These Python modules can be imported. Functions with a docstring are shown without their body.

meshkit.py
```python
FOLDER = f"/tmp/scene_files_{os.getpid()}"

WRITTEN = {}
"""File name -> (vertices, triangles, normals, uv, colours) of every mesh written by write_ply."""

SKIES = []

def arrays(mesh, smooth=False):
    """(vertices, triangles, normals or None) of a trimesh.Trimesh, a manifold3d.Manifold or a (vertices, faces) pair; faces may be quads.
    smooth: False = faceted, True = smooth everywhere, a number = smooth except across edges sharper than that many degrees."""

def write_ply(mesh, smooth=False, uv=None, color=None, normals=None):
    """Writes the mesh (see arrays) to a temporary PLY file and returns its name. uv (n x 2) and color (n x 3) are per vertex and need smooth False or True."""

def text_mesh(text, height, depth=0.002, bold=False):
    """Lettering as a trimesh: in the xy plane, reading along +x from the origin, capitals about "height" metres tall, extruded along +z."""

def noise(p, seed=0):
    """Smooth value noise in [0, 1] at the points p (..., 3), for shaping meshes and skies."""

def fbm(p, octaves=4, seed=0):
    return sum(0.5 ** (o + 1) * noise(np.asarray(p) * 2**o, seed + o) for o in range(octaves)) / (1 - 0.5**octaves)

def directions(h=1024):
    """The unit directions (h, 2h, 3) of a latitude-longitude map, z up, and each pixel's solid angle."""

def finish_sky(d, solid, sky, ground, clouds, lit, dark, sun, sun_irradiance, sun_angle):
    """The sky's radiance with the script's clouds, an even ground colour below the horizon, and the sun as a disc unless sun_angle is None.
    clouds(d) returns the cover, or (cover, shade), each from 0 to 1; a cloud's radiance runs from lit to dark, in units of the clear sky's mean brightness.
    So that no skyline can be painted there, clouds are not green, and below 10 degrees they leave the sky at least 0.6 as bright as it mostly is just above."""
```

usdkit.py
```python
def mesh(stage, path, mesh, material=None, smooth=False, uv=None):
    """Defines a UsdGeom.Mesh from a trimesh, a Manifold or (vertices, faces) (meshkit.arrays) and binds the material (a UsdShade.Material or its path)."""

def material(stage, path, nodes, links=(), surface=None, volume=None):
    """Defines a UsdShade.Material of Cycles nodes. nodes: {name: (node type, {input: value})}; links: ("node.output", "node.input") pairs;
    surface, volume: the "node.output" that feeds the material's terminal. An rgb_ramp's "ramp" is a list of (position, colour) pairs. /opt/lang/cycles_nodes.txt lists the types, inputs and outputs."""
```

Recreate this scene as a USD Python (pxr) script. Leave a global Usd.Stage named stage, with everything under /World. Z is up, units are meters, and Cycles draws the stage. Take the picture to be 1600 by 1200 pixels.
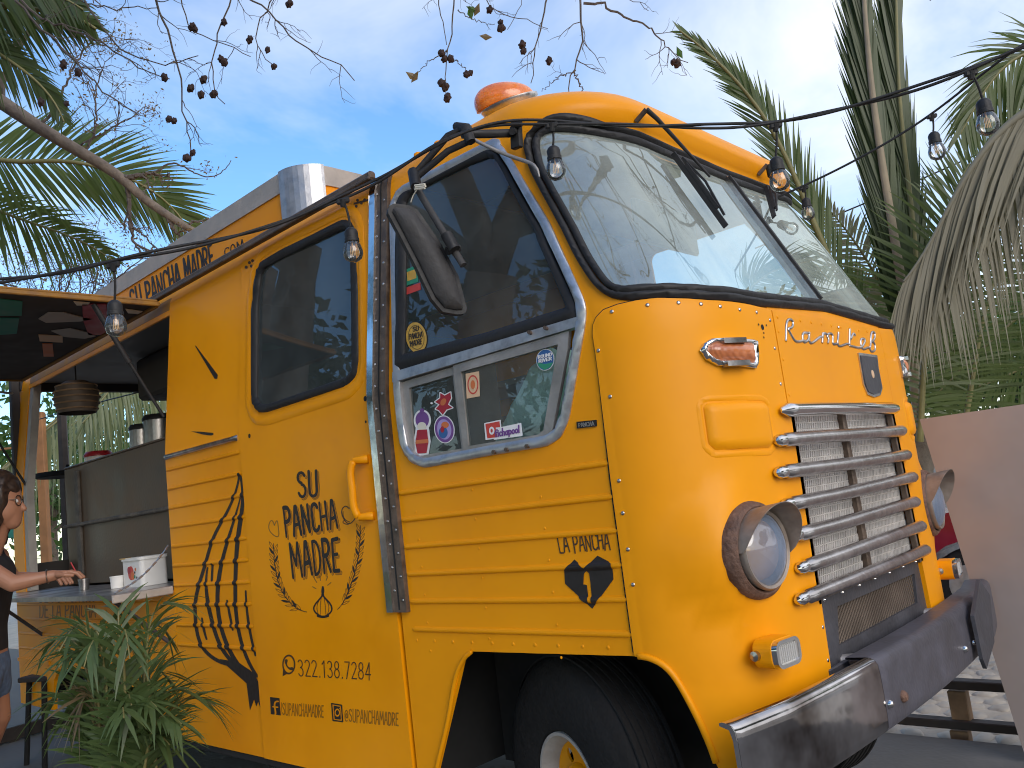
import math, random
import numpy as np
import shapely, trimesh, manifold3d, usdkit, meshkit
from shapely.geometry import Polygon, LineString, Point, box as sbox
from shapely import affinity
from shapely.ops import unary_union
from scipy.interpolate import PchipInterpolator, CubicSpline
from pxr import Usd, UsdGeom, UsdLux, UsdShade, Gf, Sdf, Vt

stage = Usd.Stage.CreateInMemory()
UsdGeom.SetStageUpAxis(stage, 'Z')
UsdGeom.SetStageMetersPerUnit(stage, 1.0)
UsdGeom.Xform.Define(stage, '/World')
UsdGeom.Scope.Define(stage, '/World/Looks')
rng = np.random.default_rng(7)
random.seed(7)

# ------------------------------------------------------------------ camera
CAM = np.array([1.3118, -1.7642, 1.1808])
YAW, PITCH, ROLL, FPX = 2.313035, 0.134115, -0.122838, 1313.44
_f = np.array([math.cos(YAW)*math.cos(PITCH), math.sin(YAW)*math.cos(PITCH), math.sin(PITCH)])
_r = np.array([math.sin(YAW), -math.cos(YAW), 0.0]); _u = np.cross(_r, _f)
CR = _r*math.cos(ROLL)+_u*math.sin(ROLL); CU = -_r*math.sin(ROLL)+_u*math.cos(ROLL); CF = _f
cam = UsdGeom.Camera.Define(stage, '/World/camera')
M4 = Gf.Matrix4d(*[float(q) for q in (*CR, 0, *CU, 0, *(-CF), 0, *CAM, 1)])
cam.AddTransformOp().Set(M4)
cam.CreateHorizontalApertureAttr(36.0); cam.CreateVerticalApertureAttr(27.0)
cam.CreateFocalLengthAttr(36.0*FPX/1600.0)
cam.CreateClippingRangeAttr(Gf.Vec2f(0.05, 2000))
cam.CreateFStopAttr(0.0)
cam.CreateExposureAttr(EXPOSURE := 0.80)

# ------------------------------------------------------------------ sky and sun
SKY, CLOUD = 0.14, (4.9, 5.05, 5.4); CLOUD_X, CLOUD_Y = .27, .25      # the cloud cover thickens towards +x +y
SUN_AZ = math.atan2(0.95, -0.30); SUN_EL = math.radians(28)     # atan2(x, y) of the direction towards the sun
sunv = np.array([math.sin(SUN_AZ)*math.cos(SUN_EL), math.cos(SUN_AZ)*math.cos(SUN_EL), math.sin(SUN_EL)])
usdkit.material(stage, '/World/Looks/sky', {
    'tc': ('texture_coordinate', {}),
    'sky': ('sky_texture', {'sky_type': 'single_scattering', 'sun_disc': False, 'sun_elevation': SUN_EL, 'sun_rotation': SUN_AZ, 'altitude': 50.0, 'aerosol_density': .8, 'ozone_density': 2.2}),
    'map': ('mapping', {'scale': (1.0, 1.0, 1.7), 'location': (0.55, 0.9, 0.13)}),
    'n1': ('noise_texture', {'scale': 1.5, 'detail': 8.0, 'roughness': 0.58, 'distortion': 0.5}),
    'sep': ('separate_xyz', {}),
    'gx': ('math', {'math_type': 'multiply', 'value2': CLOUD_X}), 'gy': ('math', {'math_type': 'multiply_add', 'value2': CLOUD_Y}),
    'ad': ('math', {'math_type': 'add'}),
    'cr': ('rgb_ramp', {'ramp': [(0.0, (0.02, 0.02, 0.02)), (0.42, (0.05, 0.05, 0.05)), (0.60, (0.45, 0.45, 0.45)), (0.78, (.95, .95, .95)), (1, (1, 1, 1))]}),
    'hs': ('hsv', {'saturation': 1.25, 'value': 1.12}),
    'mix': ('mix_color', {'b': CLOUD, 'use_clamp': False}),
    'bg': ('background_shader', {'strength': SKY}),
}, [('tc.generated', 'map.vector'), ('map.vector', 'n1.vector'), ('tc.generated', 'sep.vector'), ('sep.x', 'gx.value1'), ('sep.y', 'gy.value1'), ('gx.value', 'gy.value3'), ('gy.value', 'ad.value1'), ('n1.fac', 'ad.value2'), ('ad.value', 'cr.fac'), ('cr.color', 'mix.fac'), ('sky.color', 'hs.color'), ('hs.color', 'mix.a'), ('mix.result', 'bg.color')], surface='bg.background')
dome = UsdLux.DomeLight.Define(stage, '/World/sky')
dome.CreateIntensityAttr(1.0)
UsdShade.MaterialBindingAPI.Apply(dome.GetPrim()).Bind(UsdShade.Material.Get(stage, '/World/Looks/sky'))
dome.GetPrim().SetCustomDataByKey('kind', 'structure')
sun = UsdLux.DistantLight.Define(stage, '/World/sun')
sun.CreateIntensityAttr(0.24); sun.CreateAngleAttr(42.0); sun.CreateColorAttr(Gf.Vec3f(1.0, 0.93, 0.84))
sun.GetPrim().CreateAttribute('inputs:normalize', Sdf.ValueTypeNames.Bool).Set(True)
zax = sunv; xax = np.cross([0, 0, 1.0], zax); xax /= np.linalg.norm(xax); yax = np.cross(zax, xax)
sun.AddTransformOp().Set(Gf.Matrix4d(*[float(q) for q in (*xax, 0, *yax, 0, *zax, 0, 0, 0, 50, 1)]))

# ------------------------------------------------------------------ scene tree helpers
ORIG = {}; COUNT = {}
def pname(parent, name):
    k = (parent, name); n = COUNT.get(k, 0); COUNT[k] = n+1
    return f'{parent}/{name}' if n == 0 else f'{parent}/{name}_{n:03d}'
def meta(prim, label=None, cat=None, group=None, kind=None):
    for k, v in (('label', label), ('category', cat), ('group', group), ('kind', kind)):
        if v: prim.SetCustomDataByKey(k, v)
def thing(name, label, cat, loc=(0, 0, 0), group=None):
    p = pname('/World', name); x = UsdGeom.Xform.Define(stage, p)
    x.AddTranslateOp().Set(Gf.Vec3d(*map(float, loc)))
    ORIG[p] = np.array(loc, float); meta(x.GetPrim(), label, cat, group)
    return p
def copy_of(src, loc, rotz=0, label=None, group=None, scale=None):
    name = src.split('/')[-1].rsplit('_0', 1)[0]
    p = pname('/World', name); x = UsdGeom.Xform.Define(stage, p)
    x.GetPrim().GetReferences().AddInternalReference(src)
    x.ClearXformOpOrder()
    t = x.GetPrim().GetAttribute('xformOp:translate'); 
    x.MakeMatrixXform().Set(Gf.Matrix4d().SetScale(scale or 1.0)*Gf.Matrix4d().SetRotate(Gf.Rotation(Gf.Vec3d(0, 0, 1), math.degrees(rotz)))*Gf.Matrix4d().SetTranslate(Gf.Vec3d(*map(float, loc))))
    d = stage.GetPrimAtPath(src).GetCustomData()
    meta(x.GetPrim(), label or d.get('label'), d.get('category'), group or d.get('group'))
    x.GetPrim().SetInstanceable(True)
    return p
def mat(m): return UsdShade.Material.Get(stage, '/World/Looks/'+m)
def obj(name, mesh, m, parent='/World', smooth=False, label=None, cat=None, group=None, kind=None, normals=None):
    p = pname(parent, name)
    root = '/World/'+p.split('/')[2] if p.count('/') > 2 else None
    off = ORIG.get(root, np.zeros(3)) if root else np.zeros(3)
    if normals is not None:
        v, f = mesh; n = normals
    else:
        v, f, n = meshkit.arrays(mesh, smooth)
    v, f = np.asarray(v, float)-off, np.asarray(f)
    used = np.unique(f)
    if len(used) < len(v):
        re_ = np.zeros(len(v), int); re_[used] = np.arange(len(used)); v, f = v[used], re_[f]; n = n if n is None else np.asarray(n)[used]
    me = UsdGeom.Mesh.Define(stage, p)
    me.CreatePointsAttr(Vt.Vec3fArray.FromNumpy(np.ascontiguousarray(v, np.float32)))
    me.CreateFaceVertexCountsAttr(Vt.IntArray.FromNumpy(np.full(len(f), 3, np.int32)))
    me.CreateFaceVertexIndicesAttr(Vt.IntArray.FromNumpy(np.ascontiguousarray(f, np.int32).ravel()))
    me.CreateSubdivisionSchemeAttr('none')
    if n is not None:
        me.CreateNormalsAttr(Vt.Vec3fArray.FromNumpy(np.ascontiguousarray(n, np.float32))); me.SetNormalsInterpolation('vertex')
    UsdShade.MaterialBindingAPI.Apply(me.GetPrim()).Bind(mat(m))
    meta(me.GetPrim(), label, cat, group, kind)
    return p
def cat(*ms):
    vs, fs, o = [], [], 0
    for m in ms:
        v, f = (np.asarray(m.vertices), np.asarray(m.faces)) if isinstance(m, trimesh.Trimesh) else (np.asarray(m[0]), np.asarray(m[1]))
        if len(v) == 0: continue
        vs.append(v); fs.append(f+o); o += len(v)
    return np.vstack(vs), np.vstack(fs)

# ------------------------------------------------------------------ shape helpers
def unit(v): v = np.asarray(v, float); return v/max(np.linalg.norm(v), 1e-12)
def spline(pts, n):
    pts = np.asarray(pts, float)
    if len(pts) < 3: return pts[0]+(pts[-1]-pts[0])*np.linspace(0, 1, n)[:, None]
    d = np.r_[0, np.cumsum(np.linalg.norm(np.diff(pts, axis=0), axis=1))]
    return CubicSpline(d, pts)(np.linspace(0, d[-1], n))
def tube(pts, r, k=8, cap=True):
    pts = np.asarray(pts, float); n = len(pts); r = np.broadcast_to(np.asarray(r, float), (n,))
    t = np.gradient(pts, axis=0); t /= np.maximum(np.linalg.norm(t, axis=1, keepdims=True), 1e-9)
    a = np.cross(t[0], [0, 0, 1.0]); a = a if np.linalg.norm(a) > .05 else np.cross(t[0], [1.0, 0, 0]); a = unit(a)
    th = np.arange(k)*2*np.pi/k; V = []
    for i in range(n):
        a = unit(a-t[i]*np.dot(a, t[i])); b = np.cross(t[i], a)
        V.append(pts[i]+r[i]*(np.cos(th)[:, None]*a+np.sin(th)[:, None]*b))
    V = np.vstack(V); F = []
    for i in range(n-1):
        for j in range(k):
            q = [i*k+j, i*k+(j+1) % k, (i+1)*k+(j+1) % k, (i+1)*k+j]
            F += [[q[0], q[1], q[2]], [q[0], q[2], q[3]]]
    if cap:
        c0, c1 = len(V), len(V)+1; V = np.vstack([V, pts[0], pts[-1]])
        for j in range(k):
            F += [[c0, (j+1) % k, j], [c1, (n-1)*k+j, (n-1)*k+(j+1) % k]]
    return V, np.array(F)
def frame(o, z, x=None):
    z = unit(z); x = np.cross([0, 0, 1.0], z) if x is None else np.asarray(x, float)
    if np.linalg.norm(x) < 1e-6: x = np.array([1.0, 0, 0])
    x = unit(x-z*np.dot(x, z)); return np.asarray(o, float), x, np.cross(z, x), z
def place(m, fr):
    o, x, y, z = fr; v, f = (np.asarray(m.vertices), np.asarray(m.faces)) if isinstance(m, trimesh.Trimesh) else m
    return o+v[:, :1]*x+v[:, 1:2]*y+v[:, 2:3]*z, f
def lathe(prof, n=40):
    """closed revolve about local z; prof [(r, z)]"""
    prof = np.asarray(prof, float); th = np.arange(n)*2*np.pi/n; m = len(prof)
    V = np.stack([prof[:, 0][:, None]*np.cos(th), prof[:, 0][:, None]*np.sin(th), np.repeat(prof[:, 1][:, None], n, 1)], -1).reshape(-1, 3)
    F = []
    for i in range(m-1):
        for j in range(n):
            a, b, c, d = i*n+j, i*n+(j+1) % n, (i+1)*n+(j+1) % n, (i+1)*n+j
            F += [[a, b, c], [a, c, d]]
    return V, np.array(F)
def bx(c, s, rz=0, bev=0.0):
    """box at centre c with size s; bev = chamfer"""
    s = np.asarray(s, float)
    if bev > 0:
        b = min(bev, s.min()*.45); P = []
        for sx in (-1, 1):
            for sy in (-1, 1):
                for sz in (-1, 1):
                    h = s/2*np.array([sx, sy, sz])
                    for ax in range(3):
                        q = h-np.array([sx, sy, sz])*b; q[ax] = h[ax]; P.append(q)
        m = trimesh.convex.convex_hull(np.array(P))
    else: m = trimesh.creation.box(s)
    v = np.asarray(m.vertices); ca, sa = math.cos(rz), math.sin(rz)
    v = np.stack([v[:, 0]*ca-v[:, 1]*sa, v[:, 0]*sa+v[:, 1]*ca, v[:, 2]], 1)
    return v+np.asarray(c, float), np.asarray(m.faces)
def obox(p0, p1, w, h, up=(0, 0, 1), bev=0.004):
    p0, p1 = np.asarray(p0, float), np.asarray(p1, float); z = unit(p1-p0)
    x = unit(np.cross(up, z)) if np.linalg.norm(np.cross(up, z)) > .01 else np.array([1.0, 0, 0])
    y = np.cross(z, x); v, f = bx((0, 0, 0), (w, h, np.linalg.norm(p1-p0)), 0, bev)
    return (p0+p1)/2+v[:, :1]*x+v[:, 1:2]*y+v[:, 2:3]*z, f
def rrect(w, h, r, n=6):
    return sbox(-w/2+r, -h/2+r, w/2-r, h/2-r).buffer(r, quad_segs=n)
def polys(g):
    if g.is_empty: return []
    return [q for q in getattr(g, 'geoms', [g]) if q.geom_type == 'Polygon' and q.area > 1e-9]
def prism(g, fr, d):
    """shapely polygon in a frame, extruded along its z"""
    return place(cat(*[trimesh.creation.extrude_polygon(q, d, engine='earcut') for q in polys(g)]), fr)
def hull(pts_r):
    ms = [manifold3d.Manifold.sphere(r, 24).translate(tuple(map(float, p))) for p, r in pts_r]
    return manifold3d.Manifold.batch_hull(ms)
def skin(bones, edge=.012, it=12):
    m = manifold3d.Manifold()
    for b in bones: m = m+hull(b)
    m = m.refine_to_length(edge); q = m.to_mesh()
    t = trimesh.Trimesh(q.vert_properties[:, :3], q.tri_verts, process=True)
    trimesh.smoothing.filter_taubin(t, iterations=it)
    return t

# ------------------------------------------------------------------ picture rays: where a thing seen in the photograph stands in the place
def ray(u, v):
    return CAM, ((u-800)/FPX)*CR-((v-600)/FPX)*CU+CF
def bp(u, v, ax, val):
    o, d = ray(u, v); k = 'xyz'.index(ax); return o+(val-o[k])/d[k]*d
def at(u, v, depth):
    o, d = ray(u, v); return o+d*depth
# ------------------------------------------------------------------ materials
def simple(name, col, rough=.5, metal=0, coat=0, spec=.5, var=.12, scale=9., bump=0., bscale=60., col2=None, detail=4., crough=.05, trans=0):
    c = np.array(col, float); c2 = np.array(col2, float) if col2 is not None else c*(1-var)
    n = {'g': ('texture_coordinate', {}), 'n': ('noise_texture', {'scale': scale, 'detail': detail, 'roughness': .6}),
         'r': ('rgb_ramp', {'ramp': [(.3, tuple(c2)), (.68, tuple(c))]}),
         'rr': ('map_range', {'from_min': .3, 'from_max': .7, 'to_min': rough*.8, 'to_max': min(1, rough*1.2)}),
         'p': ('principled_bsdf', {'roughness': rough, 'metallic': metal, 'coat_weight': coat, 'coat_roughness': crough, 'specular_ior_level': spec, 'transmission_weight': trans})}
    l = [('g.object', 'n.vector'), ('n.fac', 'r.fac'), ('r.color', 'p.base_color'), ('n.fac', 'rr.value'), ('rr.result', 'p.roughness')]
    if bump:
        n['bn'] = ('noise_texture', {'scale': bscale, 'detail': 3.}); n['b'] = ('bump', {'strength': bump, 'distance': .01})
        l += [('g.object', 'bn.vector'), ('bn.fac', 'b.height'), ('b.normal', 'p.normal')]
    return usdkit.material(stage, '/World/Looks/'+name, n, l, surface='p.BSDF')

# yellow vehicle paint: hand-painted enamel, faint orange peel, slow dents, dust and small rust flecks
usdkit.material(stage, '/World/Looks/yellow_paint', {
    'g': ('geometry', {}),
    'n1': ('noise_texture', {'scale': 2.2, 'detail': 5., 'roughness': .6}),
    'c1': ('rgb_ramp', {'ramp': [(.25, (.73, .258, .001)), (.5, (.80, .298, .0015)), (.8, (.84, .322, .002))]}),
    'n2': ('noise_texture', {'scale': 38., 'detail': 6., 'roughness': .7}),
    'c2': ('rgb_ramp', {'ramp': [(.0, (1, 1, 1)), (.735, (1, 1, 1)), (.76, (.22, .12, .05)), (1, (.16, .08, .04))]}),
    'mul': ('mix_color', {'blend_type': 'multiply', 'fac': .8}),
    'n3': ('noise_texture', {'scale': 1.6, 'detail': 2.}),
    'n4': ('noise_texture', {'scale': 170., 'detail': 2.}),
    'b1': ('bump', {'strength': .35, 'distance': .03}),
    'b2': ('bump', {'strength': .04, 'distance': .004}),
    'rr': ('map_range', {'from_min': .3, 'from_max': .7, 'to_min': .36, 'to_max': .52}),
    'p': ('principled_bsdf', {'roughness': .42, 'coat_weight': .05, 'coat_roughness': .12, 'specular_ior_level': .2}),
}, [('g.position', 'n1.vector'), ('g.position', 'n2.vector'), ('g.position', 'n3.vector'), ('g.position', 'n4.vector'), ('n1.fac', 'c1.fac'), ('n2.fac', 'c2.fac'),
    ('c1.color', 'mul.a'), ('c2.color', 'mul.b'), ('mul.result', 'p.base_color'), ('n3.fac', 'b1.height'), ('n4.fac', 'b2.height'), ('b1.normal', 'b2.normal'), ('b2.normal', 'p.normal'), ('b2.normal', 'p.coat_normal'),
    ('n1.fac', 'rr.value'), ('rr.result', 'p.roughness')], surface='p.BSDF')
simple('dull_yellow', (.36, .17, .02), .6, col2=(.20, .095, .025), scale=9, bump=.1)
simple('bumper_chrome', (.74, .71, .70), .10, metal=1., col2=(.16, .13, .115), scale=4.5, bump=.16, bscale=6)  # brownish stains; the dark patches also stand in for mottled reflections
simple('black_paint', (.018, .013, .011), .5, var=.4, scale=30, bump=.1)
simple('faded_ink', (.23, .095, .004), .5, scale=50)
simple('brown_ink', (.06, .03, .012), .5, scale=50, var=.35)
simple('line_ink', (.20, .10, .012), .5)
simple('rubber', (.022, .021, .022), .55, var=.35, scale=25, bump=.15, spec=.35)
simple('old_rubber', (.045, .042, .042), .7, var=.35, scale=18, bump=.2)
simple('tyre_rubber', (.014, .0125, .012), .8, var=.45, scale=30, bump=.3, spec=.3)
simple('aluminium', (.56, .55, .56), .36, metal=.85, var=.25, scale=14, bump=.12, bscale=25)
simple('dull_aluminium', (.40, .37, .35), .5, metal=.6, var=.35, scale=12, bump=.2)
simple('grey_trim', (.46, .42, .38), .55, metal=.2, var=.25, scale=10, bump=.15)
simple('chrome', (.78, .76, .75), .09, metal=1., var=.12, scale=6, bump=.10, bscale=7)
simple('worn_chrome', (.64, .60, .58), .24, metal=1., col2=(.45, .41, .39), scale=7, bump=.18, bscale=14)
simple('brown_metal', (.16, .115, .085), .5, metal=.4, col2=(.065, .045, .034), scale=22, bump=.25)
simple('rust', (.20, .11, .075), .75, col2=(.075, .038, .026), scale=30, bump=.5, bscale=90, metal=.15)
simple('visor_metal', (.33, .27, .225), .48, metal=.4, col2=(.17, .13, .105), scale=12, bump=.12)
simple('dark_steel', (.085, .083, .095), .5, metal=.35, col2=(.05, .047, .05), scale=10, bump=.2)
simple('bumper_grey', (.105, .10, .12), .45, metal=.3, col2=(.06, .055, .06), scale=7, bump=.14)
simple('dirty_metal', (.18, .155, .13), .7, metal=.2, col2=(.05, .043, .037), scale=16, bump=.4)
simple('radiator', (.80, .76, .72), .4, metal=.35, var=.25, scale=18)
simple('wire_brown', (.17, .13, .10), .6, metal=.3, var=.4)
simple('grille_back', (.20, .175, .155), .7, var=.4)
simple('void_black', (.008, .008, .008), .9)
simple('interior_dark', (.055, .05, .047), .8, var=.3)
simple('interior_grey', (.22, .22, .21), .7, var=.25)
simple('interior_light', (.48, .48, .46), .6, var=.15)
simple('steel', (.42, .40, .39), .30, metal=.9, var=.2, scale=5, bump=.08)
simple('brown_steel', (.12, .075, .045), .42, metal=.15, spec=.35, col2=(.05, .035, .025), scale=3, bump=.1)
simple('white_plastic', (.74, .72, .69), .4, var=.08)
simple('cream', (.72, .66, .55), .6, var=.1)
simple('paper', (.78, .77, .74), .8, var=.05)
simple('red_plastic', (.42, .02, .03), .4)
simple('red_ink', (.55, .055, .04), .5)
simple('crimson', (.36, .012, .03), .45)
simple('sticker_yellow', (.62, .36, .06), .5, var=.15)
simple('sticker_tan', (.68, .45, .28), .5)
simple('sticker_orange', (.6, .16, .05), .5)
simple('sticker_white', (.78, .76, .76), .5)
simple('sticker_blue', (.03, .11, .30), .45)
simple('sticker_purple', (.16, .06, .24), .5)
simple('sticker_green', (.03, .25, .14), .5)
simple('sticker_violet', (.38, .30, .58), .5)
simple('skin_tone', (.36, .17, .10), .5, var=.1)
simple('teal_paint', (.03, .23, .17), .6, var=.2)
simple('orange_wood', (.42, .19, .07), .6, var=.3)
simple('wood', (.36, .22, .12), .65, var=.45, scale=14)
simple('dark_wood', (.045, .034, .028), .6, var=.4, scale=14, bump=.2)
simple('mint_cloth', (.60, .90, .82), .9, var=.12, bump=.3, bscale=220)
simple('black_cloth', (.012, .012, .014), .9, var=.2)
simple('red_car_paint', (.20, .006, .025), .25, coat=.8)
usdkit.material(stage, '/World/Looks/orange_lens', {
    'g': ('geometry', {}), 'n': ('noise_texture', {'scale': 22., 'detail': 4.}), 'r': ('rgb_ramp', {'ramp': [(.3, (.58, .13, .012)), (.7, (.78, .20, .02))]}),
    'p': ('principled_bsdf', {'roughness': .22, 'coat_weight': .6, 'subsurface_weight': .3, 'subsurface_scale': .02, 'subsurface_radius': (1., .35, .08)})},
    [('g.position', 'n.vector'), ('n.fac', 'r.fac'), ('r.color', 'p.base_color')], surface='p.BSDF')
usdkit.material(stage, '/World/Looks/amber_lens', {
    'g': ('geometry', {}), 'n': ('noise_texture', {'scale': 30., 'detail': 4.}), 'r': ('rgb_ramp', {'ramp': [(.3, (.36, .10, .035)), (.7, (.60, .20, .07))]}),
    'w': ('wave_texture', {'scale': 38., 'distortion': .3}), 'b': ('bump', {'strength': .25, 'distance': .004}),
    'p': ('principled_bsdf', {'roughness': .2, 'coat_weight': .8})},
    [('g.position', 'n.vector'), ('g.position', 'w.vector'), ('w.fac', 'b.height'), ('b.normal', 'p.normal'), ('n.fac', 'r.fac'), ('r.color', 'p.base_color')], surface='p.BSDF')
usdkit.material(stage, '/World/Looks/clear_lens', {'g': ('geometry', {}), 'p': ('principled_bsdf', {'base_color': (.55, .53, .50), 'roughness': .12, 'coat_weight': 1., 'metallic': .3})}, [], surface='p.BSDF')
def pane(name, refl, tint, rough=0.0, dust=0.0, dcol=(.55, .58, .56), ior=1.52, dscale=3., gcol=(1, 1, 1)):
    """window pane: fresnel reflection over transparency, with a film of dust"""
    n = {'g': ('geometry', {}), 'fr': ('fresnel', {'IOR': ior}), 'ma': ('math', {'math_type': 'multiply_add', 'value2': 1.0, 'value3': refl, 'use_clamp': True}),
         't': ('transparent_bsdf', {'color': tint}), 'gl': ('glossy_bsdf', {'color': gcol, 'roughness': rough}), 'mx': ('mix_closure', {}),
         'nz': ('noise_texture', {'scale': dscale, 'detail': 5., 'roughness': .6}), 'nr': ('map_range', {'from_min': .35, 'from_max': .75, 'to_min': dust*.5, 'to_max': dust*1.5}),
         'd': ('diffuse_bsdf', {'color': dcol}), 'm2': ('mix_closure', {}),
         'wn': ('noise_texture', {'scale': 1.7, 'detail': 1.}), 'bu': ('bump', {'strength': .05, 'distance': .02})}
    l = [('fr.fac', 'ma.value1'), ('ma.value', 'mx.fac'), ('t.BSDF', 'mx.closure1'), ('gl.BSDF', 'mx.closure2'), ('g.position', 'nz.vector'), ('nz.fac', 'nr.value'), ('nr.result', 'm2.fac'), ('mx.closure', 'm2.closure1'), ('d.BSDF', 'm2.closure2'),
         ('g.position', 'wn.vector'), ('wn.fac', 'bu.height'), ('bu.normal', 'gl.normal')]
    usdkit.material(stage, '/World/Looks/'+name, n, l, surface='m2.closure')
pane('side_glass', .01, (.80, .84, .82), dust=.075, dcol=(.34, .37, .34))
pane('windshield_glass', .24, (.55, .64, .60), dust=.26, dcol=(.56, .61, .56), gcol=(.86, .95, .86))
pane('bulb_glass', .03, (.97, .97, .97), dust=.02)
pane('lamp_glass', .10, (.62, .72, .90), dust=.28, dcol=(.30, .38, .52))
simple('reflector', (.55, .64, .80), .16, metal=1., var=.35, scale=20)
usdkit.material(stage, '/World/Looks/filament', {'p': ('principled_bsdf', {'base_color': (.75, .45, .2), 'roughness': .4})}, [], surface='p.BSDF')

def leaf(name, c1, c2, tl=.35, rough=.42, scale=3.):
    usdkit.material(stage, '/World/Looks/'+name, {
        'g': ('geometry', {}), 'n': ('noise_texture', {'scale': scale, 'detail': 3.}), 'ri': ('mix_float', {'fac': .55}),
        'r': ('rgb_ramp', {'ramp': [(.25, c1), (.75, c2)]}),
        'p': ('principled_bsdf', {'roughness': rough, 'specular_ior_level': .5}), 't': ('translucent_bsdf', {}), 'br': ('mix_color', {'blend_type': 'multiply', 'fac': 1., 'b': (1.5, 1.5, .8), 'use_clamp': False}), 'm': ('mix_closure', {'fac': tl})},
        [('g.position', 'n.vector'), ('n.fac', 'ri.a'), ('g.random_per_island', 'ri.b'), ('ri.result', 'r.fac'), ('r.color', 'p.base_color'), ('r.color', 'br.a'), ('br.result', 't.color'), ('p.BSDF', 'm.closure1'), ('t.BSDF', 'm.closure2')], surface='m.closure')
leaf('palm_leaf', (.085, .115, .035), (.19, .215, .095))
leaf('dark_palm_leaf', (.06, .085, .027), (.115, .145, .055), tl=.25)
leaf('pale_palm_leaf', (.20, .22, .11), (.42, .42, .26), tl=.4)
leaf('dry_palm_leaf', (.22, .20, .145), (.42, .385, .30), tl=.25, rough=.7)
leaf('pot_leaf', (.075, .115, .04), (.17, .22, .09), tl=.3)
leaf('brown_leaf', (.16, .11, .06), (.30, .24, .14), tl=.25)
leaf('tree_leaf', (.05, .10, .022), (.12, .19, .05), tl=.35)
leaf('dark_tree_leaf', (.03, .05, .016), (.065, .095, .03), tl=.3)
simple('rachis', (.22, .20, .075), .5, var=.3)
simple('rachis_tan', (.36, .29, .19), .6, var=.3)
simple('bark', (.25, .20, .155), .85, col2=(.13, .10, .08), scale=20, bump=.4)
simple('twig_bark', (.13, .105, .09), .85, var=.35, scale=25)
simple('palm_trunk', (.20, .17, .135), .9, var=.45, scale=12, bump=.5)
simple('pod', (.055, .030, .026), .8, var=.5, scale=60)
simple('board_brown', (.40, .32, .285), .27, col2=(.32, .26, .235), scale=1.6, metal=.15, bump=.05, bscale=8, var=.2)
simple('concrete', (.125, .115, .105), .9, var=.3, scale=3., bump=.3, bscale=40)
simple('stone', (.46, .41, .34), .85, col2=(.34, .30, .25), scale=6., bump=.3, bscale=30)
simple('mortar', (.50, .43, .34), .95, var=.3, scale=5., bump=.3)
simple('earth', (.17, .14, .105), .95, var=.35, scale=1.3, bump=.3)
simple('plaster', (.55, .47, .38), .9, var=.2, scale=2.)
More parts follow.
